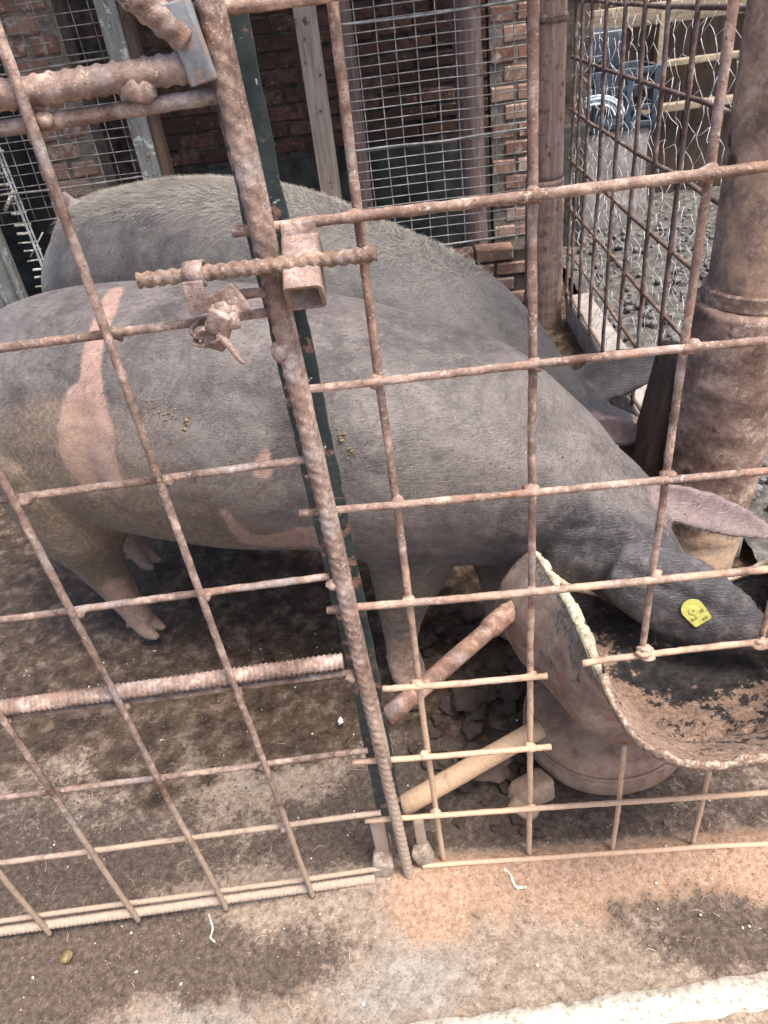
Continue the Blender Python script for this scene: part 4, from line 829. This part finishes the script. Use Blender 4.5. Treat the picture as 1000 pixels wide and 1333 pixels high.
# blue plastic crate with a coil of pale pipe on it
crate = thing('crate', (1.02, 3.55, 0), 'blue black plastic crate standing by the board wall in the next pen', 'crate')
cx, cy, cz0 = .98, 3.62, .50
def slatbox():
    out = []
    for zc in (.525, .60, .69, .76): out.append(bbox((cx, cy - .15, zc), (.44, .016, .028), .003))
    for xc in (-.21, -.08, .08, .21): out.append(bbox((cx + xc, cy - .151, .64), (.03, .02, .27), .003))
    for sx in (-1, 1):
        for zc in (.525, .60, .69, .76): out.append(bbox((cx + sx * .212, cy, zc), (.016, .284, .028), .003))
    out.append(bbox((cx, cy + .15, .64), (.44, .016, .27), .003)); out.append(bbox((cx, cy, .515), (.42, .284, .012), .003)); return join(*out)
part('crate_body', slatbox(), 'blue_plastic', crate)
part('crate_top', join(bbox((cx - .08, cy, .86), (.24, .28, .16), .01), bbox((cx - .08, cy - .145, .83), (.06, .02, .03), .004)), 'blue_plastic', crate)
stand = thing('crate_stand', (cx, cy, 0), 'rough concrete block stack under the blue crate', 'block')
part('block', bbox((cx, cy, .135), (.44, .30, .23), .01, None, .006), 'concrete', stand); part('block', bbox((cx - .01, cy, .38), (.42, .29, .25), .01, None, .006), 'concrete', stand)
coil = thing('pipe_coil', (cx - .09, cy - .19, .60), 'pale coil of plastic pipe hanging on the front of the blue crate', 'coil')
for k in range(4):
    a = np.linspace(0.02 * math.pi, 0.98 * math.pi, 24); r_ = .085 + .014 * k; part('turn', tube(np.stack([cx - .09 + np.cos(a) * r_ * 1.15, np.full(24, cy - .185 + .006 * (k % 2)), .575 + np.sin(a) * r_ * .8], 1), .0065, 8), 'pale_plastic', coil)

# ------------------------------------------------------------------ brick wall and what stands before it
brick_me = []
for k in range(6):
    v, f = bbox((0, 0, 0), (.165, .09, .056), .006, None, .004, 1); v = v + np.stack([fbm(v + k * 3, 20, 2, k + j) for j in range(3)], 1) * .006; brick_me.append(mesh('brick', v, f, False))
def course_wall(parent, x0, x1, y, z0, z1, pitch, hz, mat, skip=None):
    row = 0; z_ = z0; meshes = [m.copy() for m in brick_me]
    for m in meshes: m.materials.append(M[mat])
    ln = .165
    while z_ + hz * .5 < z1:
        x = x0 + (pitch / 2 if row % 2 else 0)
        while x < x1:
            if not (skip and skip(x, z_)):
                o = link('brick', meshes[int(RNG.integers(6))], None, parent, (x - parent.location.x, y + RNG.uniform(-.006, .006) - parent.location.y, z_ + hz / 2 - parent.location.z), (0, RNG.uniform(-.015, .015), RNG.uniform(-.03, .03)))
                xa, xb = max(x - pitch / 2 + .005, x0 - pitch / 2), min(x + pitch / 2 - .005, x1 + pitch * .2)
                o.scale = ((xb - xa) / ln, 1, (hz - .014) / .056)
            x += pitch
        z_ += hz; row += 1
bwall = thing('brick_wall', (-.4, 3.3, 0), 'old dark red brick wall at the back of the pen', 'wall')
part('mortar_bed', box((-.4, 3.300, .8), (2.4, .10, 1.9)), 'mortar', bwall, False)
course_wall(bwall, -1.32, .56, 3.285, .62, 1.42, .178, .070, 'brick')
part('rendered_plinth', bbox((-.4, 3.235, .29), (2.4, .06, .62), .01, None, .004), 'dark_render', bwall)

plank = thing('plank', (-.385, 2.60, 0), 'upright pale wooden plank with nail holes before the brick wall', 'plank')
part('board', bbox((-.395, 2.60, .75), (.082, .028, 1.55), .003, None, .003), 'plank', plank)
for i, z_ in enumerate((1.10, .86, .98)): part('nail_head', tube([(-.41 + .02 * i, 2.586, z_), (-.41 + .02 * i, 2.582, z_)], .0045, 8), 'dark_rust', plank)
thin = thing('thin_pole', (-.25, 2.62, 0), 'slim weathered pole right of the upright plank', 'pole')
part('shaft', post_tube(-.262, 2.64, (0, 2.0), (.036, .034), 21), 'pink_pole', thin)
pole = thing('round_pole', (.212, 2.78, 0), 'weathered pinkish round pole behind the middle wire mesh', 'pole')
part('shaft', post_tube(.212, 2.78, (0, 2.0), (.060, .058), 22), 'pink_pole', pole)

pier = thing('brick_pier', (.40, 2.80, 0), 'pale weathered brick pier behind the right end of the wire mesh', 'pier')
part('mortar_core', box((.40, 2.798, .7), (.21, .10, 1.6)), 'pale_mortar', pier, False)
course_wall(pier, .345, .47, 2.785, .24, 1.4, .105, .068, 'pale_brick')
foot_w = thing('brick_footing', (.05, 2.62, 0), 'low brick footing below the middle wire mesh', 'wall')
part('mortar_core', box((.02, 2.622, .12), (.86, .10, .24)), 'mortar', foot_w, False)
course_wall(foot_w, -.32, .40, 2.605, .0, .26, .17, .066, 'pale_brick')

def wire_panel(name, x0, x1, y, z0, z1, dx, dz, mat, label, thick, mat2, skew=0.0, r=.0020):
    t_ = thing(name, ((x0 + x1) / 2, y, 0), label, 'wire mesh', 'welded wire mesh panels at the back')
    me_v = mesh('wire', *tube([(0, 0, z0), (0, .002, (z0 + z1) / 2), (0, 0, z1)], r, 6, .05, .006, 3)); me_v.materials.append(M[mat])
    me_h = mesh('wire', *tube([(x0, 0, 0), ((x0 + x1) / 2, .002, 0), (x1, 0, 0)], r, 6, .05, .006, 4)); me_h.materials.append(M[mat])
    x = x0
    while x <= x1 + 1e-6: link('wire', me_v, None, t_, (x - t_.location.x + RNG.uniform(-.003, .003), 0, 0), (0, RNG.uniform(-.002, .002), 0)); x += dx
    z_ = z0
    while z_ <= z1: link('wire', me_h, None, t_, (-t_.location.x, -.004, z_ + RNG.uniform(-.003, .003)), (0, RNG.uniform(-.004, .004), 0)); z_ += dz
    for z_ in thick: part('stiff_wire', tube([(x0, y - .008, z_), ((x0 + x1) / 2, y - .008, z_ - .004), (x1, y - .008, z_ + .003)], .0042, 8, .03, .006, 9), mat2, t_)
    return t_
wire_panel('wire_panel', -.285, .43, 2.52, .315, 1.40, .0715, .0355, 'wire', 'grey welded wire mesh panel in the middle before the brick wall', (.318, .715, 1.13), 'wire')
lp = wire_panel('wire_panel', -1.86, -1.10, 2.46, .62, 1.60, .066, .041, 'wire_dull', 'dirty welded wire mesh panel at the left beside the whitewashed post', (.725, 1.125), 'wire_dull', r=.0019)
wp = thing('frame_post', (-1.06, 2.47, 0), 'whitewashed wooden post holding the left wire mesh', 'post')
part('front_board', bbox((-1.075, 2.47, .8), (.075, .05, 1.7), .004, None, .004), 'white_frame', wp); part('side_board', bbox((-1.018, 2.49, .8), (.032, .06, 1.7), .003, None, .003), 'board_wood', wp)

lpier = thing('brick_pier', (-1.47, 2.68, 0), 'orange brown brick pier behind the left wire mesh', 'pier')
part('mortar_core', box((-1.455, 2.694, .7), (.26, .12, 1.5)), 'pale_mortar', lpier, False)
course_wall(lpier, -1.525, -1.38, 2.67, .0, 1.36, .13, .072, 'pale_brick')
lback = thing('back_wall', (-2.0, 3.34, 0), 'dark rendered wall behind the left wire mesh', 'wall')
part('render', bbox((-2.2, 3.36, .85), (1.18, .10, 1.8), .01), 'dark_render', lback)

# narrow gap at the far left: a ladder of wire with sunlight put into its pale colour, grey panel beside it
gap = thing('gap_wire', (-1.665, 2.5, 0), 'narrow strip of wire mesh coloured pale as if sunlit in the gap left of the brick pier', 'wire mesh')
zc = .34; k = 0
while zc < 1.3:
    w_ = RNG.uniform(.6, 1.0); part('sunlit_wire', tube([(-1.725 + RNG.uniform(0, .02), 2.5, zc), (-1.66, 2.502, zc + RNG.uniform(-.004, .004)), (-1.635 - RNG.uniform(0, .025), 2.5, zc + RNG.uniform(-.006, .006))], RNG.uniform(.0035, .0065), 6, .03, .006, k, .3), 'wire_sunlit', gap); zc += RNG.uniform(.034, .044); k += 1
for xx, r_ in ((-1.655, .006), (-1.64, .004)): part('upright_wire', tube([(xx, 2.486, .30), (xx - .004, 2.486, .8), (xx + .004, 2.486, 1.4)], r_, 6, .04, .006, 3), 'wire_bright', gap)
part('cross_wire', tube([(-1.69, 2.49, .47), (-1.60, 2.49, .56)], .003, 6), 'wire_bright', gap); part('cross_wire', tube([(-1.72, 2.49, .66), (-1.655, 2.49, .73)], .008, 6), 'wire_sunlit', gap)
lpanel = thing('grey_panel', (-2.1, 2.42, 0), 'grey green weathered sheet panel at the far left edge', 'panel')
part('sheet', bbox((-2.10, 2.43, .62), (.72, .02, 1.26), .004, None, .003), 'grey_panel', lpanel)
part('edge_strip', bbox((-1.752, 2.41, .62), (.028, .03, 1.26), .003, None, .003), 'white_frame', lpanel)
part('rib', bbox((-1.83, 2.414, .62), (.014, .014, 1.2), .003, None, .002), 'white_frame', lpanel)

# ------------------------------------------------------------------ unseen sheet added overhead to darken the back wall
t = NT('shade_sheet', 0.7, 0.3); t.color(t.ramp(t.noise(6, 5), (0.35, (0.08, 0.065, 0.055)), (0.65, (0.17, 0.15, 0.13)))); M['shade_roof'] = t.m
shade_roof = thing('shade_roof', (-.6, 3.0, 1.8), 'unseen corrugated sheet added to darken the back wall', 'shade_roof')
rx = np.arange(-2.9, .62, .02); rs = [np.array([(x, y, 1.78 + .12 * (4.2 - y) + .012 * math.sin(x * 80)) for x in rx]) for y in (2.05, 4.3)]
vv = np.vstack(rs + [q - np.array([0, 0, .006]) for q in rs]); m_ = len(rx); ff = []
for i in range(m_ - 1): ff += [(i, i + 1, m_ + i + 1, m_ + i), (2 * m_ + i, 3 * m_ + i, 3 * m_ + i + 1, 2 * m_ + i + 1), (i, 2 * m_ + i, 2 * m_ + i + 1, i + 1), (m_ + i, m_ + i + 1, 3 * m_ + i + 1, 3 * m_ + i)]
part('sheet', (vv, ff), 'shade_roof', shade_roof)

# ------------------------------------------------------------------ clods, stones, litter
clod_me = [mesh('dung_clod', *blob((0, 0, 0), 1.0, 40 + k, 3, .95, (1, .85, .55))) for k in range(6)]
for m in clod_me: m.materials.append(M['clod'])
dry_me = [m.copy() for m in clod_me[:3]]
for m in dry_me: m.materials.clear(); m.materials.append(M['dry_clod'])
cg = 'dried dung clods on the ground under the trough'
k = 0
while k < 95:
    x, y = RNG.uniform(-.19, .10), RNG.uniform(.03, .62)
    r_ = RNG.uniform(.009, .026) if y > .14 else RNG.uniform(.006, .014)
    if x > .06 and y < .36: continue
    if math.hypot(x + .176, y - .42) < .06 or math.hypot(x - .03, y - .53) < .06: continue
    o = link('dung_clod', clod_me[int(RNG.integers(6))], None, None, (x, y, float(gz(x, y)) + r_ * .22 + .005), (RNG.uniform(-.4, .4), RNG.uniform(-.4, .4), RNG.uniform(0, 6))); o.scale = (r_, r_, r_)
    tag(o, 'dark crumbly dung clod on the ground between post and trough', 'clod', cg); k += 1
for x, y, r_, lb in ((-.072, .33, .034, 'rounded brown clod below the upper pipe, largest of the heap'), (-.045, .165, .033, 'round reddish clod just under the lower pipe')):
    o = link('stone', dry_me[0] if y < .2 else clod_me[1], None, None, (x, y, .025)); o.scale = (r_, r_, r_); tag(o, lb, 'clod')
o = link('tan_rock', mesh('tan_rock', *join(bbox((.006, .012, .012), (.075, .055, .045), .010, np.array(Matrix.Rotation(.5, 3, 'Z')), .010, 2), bbox((-.014, -.026, .004), (.03, .05, .03), .008, np.array(Matrix.Rotation(.9, 3, 'Z')), .007, 2))), 'tan_rock', None, (.018, .115, 0)); tag(o, 'tan angular rock against the front of the drum base', 'rock')
o = link('pale_stone', mesh('pale_stone', *blob((0, 0, 0), .008, 73, 3, .7, (.8, 1, .7))), 'chip', None, (-.335, .315, .002)); tag(o, 'small pale stone on the dark pen floor left of the post', 'stone')
o = link('yellow_dung', mesh('yellow_dung', *blob((0, 0, 0), .012, 74, 2, .5, (1, 1, .6))), 'yellow_dung', None, (-.782, -.1, -.028)); tag(o, 'small yellowish dropping on the ground in front of the gate', 'dropping')
def rag(P, r_): return tube(spline(P, 20), r_, 6, None, .002, 4, .4)
o = link('white_scrap', mesh('white_scrap', *join(rag([(-.045, -.018, .008), (-.036, -.028, .006), (-.030, -.045, .003), (-.012, -.048, .003)], .0026), rag([(-.030, -.045, .003), (-.026, -.052, .003)], .002))), 'white_rag'); tag(o, 'crumpled white scrap lying on the orange dust before the fence', 'scrap')
o = link('white_string', mesh('white_string', *rag([(-.540, -.060, .004), (-.536, -.072, -.018), (-.538, -.085, -.022), (-.530, -.092, -.024)], .0016)), 'white_rag'); tag(o, 'short white string hanging from the bottom gate rail', 'string')
# grit, chips and straw: nobody could count them
def scatter(n, xr, yr, rr, seed):
    r = np.random.default_rng(seed); V_, F_ = [], []; o_ = 0
    oc = np.array([(1, 0, 0), (-1, 0, 0), (0, 1, 0), (0, -1, 0), (0, 0, 1), (0, 0, -1)], float); of = [(0, 2, 4), (2, 1, 4), (1, 3, 4), (3, 0, 4), (2, 0, 5), (1, 2, 5), (3, 1, 5), (0, 3, 5)]
    x = r.uniform(*xr, n); y = r.uniform(*yr, n); s = rr[0] + (rr[1] - rr[0]) * r.random(n) ** 3; z_ = gz(x, y) + s * .3
    for i in range(n):
        q = oc * s[i] * r.uniform(.6, 1.3, (6, 3)); a = r.uniform(0, 6.28); R_ = np.array([(math.cos(a), -math.sin(a), 0), (math.sin(a), math.cos(a), 0), (0, 0, .8)]); V_.append(q @ R_.T + (x[i], y[i], z_[i])); F_ += [tuple(k_ + o_ for k_ in t_) for t_ in of]; o_ += 6
    return np.vstack(V_), F_
tag(link('pale_grit', mesh('pale_grit', *scatter(650, (-1.2, .6), (-.2, .6), (.0008, .0032), 2), False), 'chip'), kind='stuff')
tag(link('dark_grit', mesh('dark_grit', *scatter(2600, (-1.1, .14), (.03, .45), (.0010, .0045), 3), False), 'clod'), kind='stuff')
tag(link('brown_grit', mesh('brown_grit', *scatter(3600, (-.9, .6), (-.2, .05), (.0006, .0020), 4), False), 'dry_clod'), kind='stuff')
st = []
for i in range(70):
    x, y = RNG.uniform(-.9, .5), RNG.uniform(-.2, .3); a = RNG.uniform(0, 6.28); l = RNG.uniform(.008, .028); z_ = float(gz(x, y)) + .004
    st.append(tube([(x, y, z_), (x + l * .5 * math.cos(a), y + l * .5 * math.sin(a), z_ + .003), (x + l * math.cos(a + .3), y + l * math.sin(a + .3), z_ + .001)], .0004, 4))
tag(link('straw_bits', mesh('straw_bits', *join(*st)), 'straw'), kind='stuff')
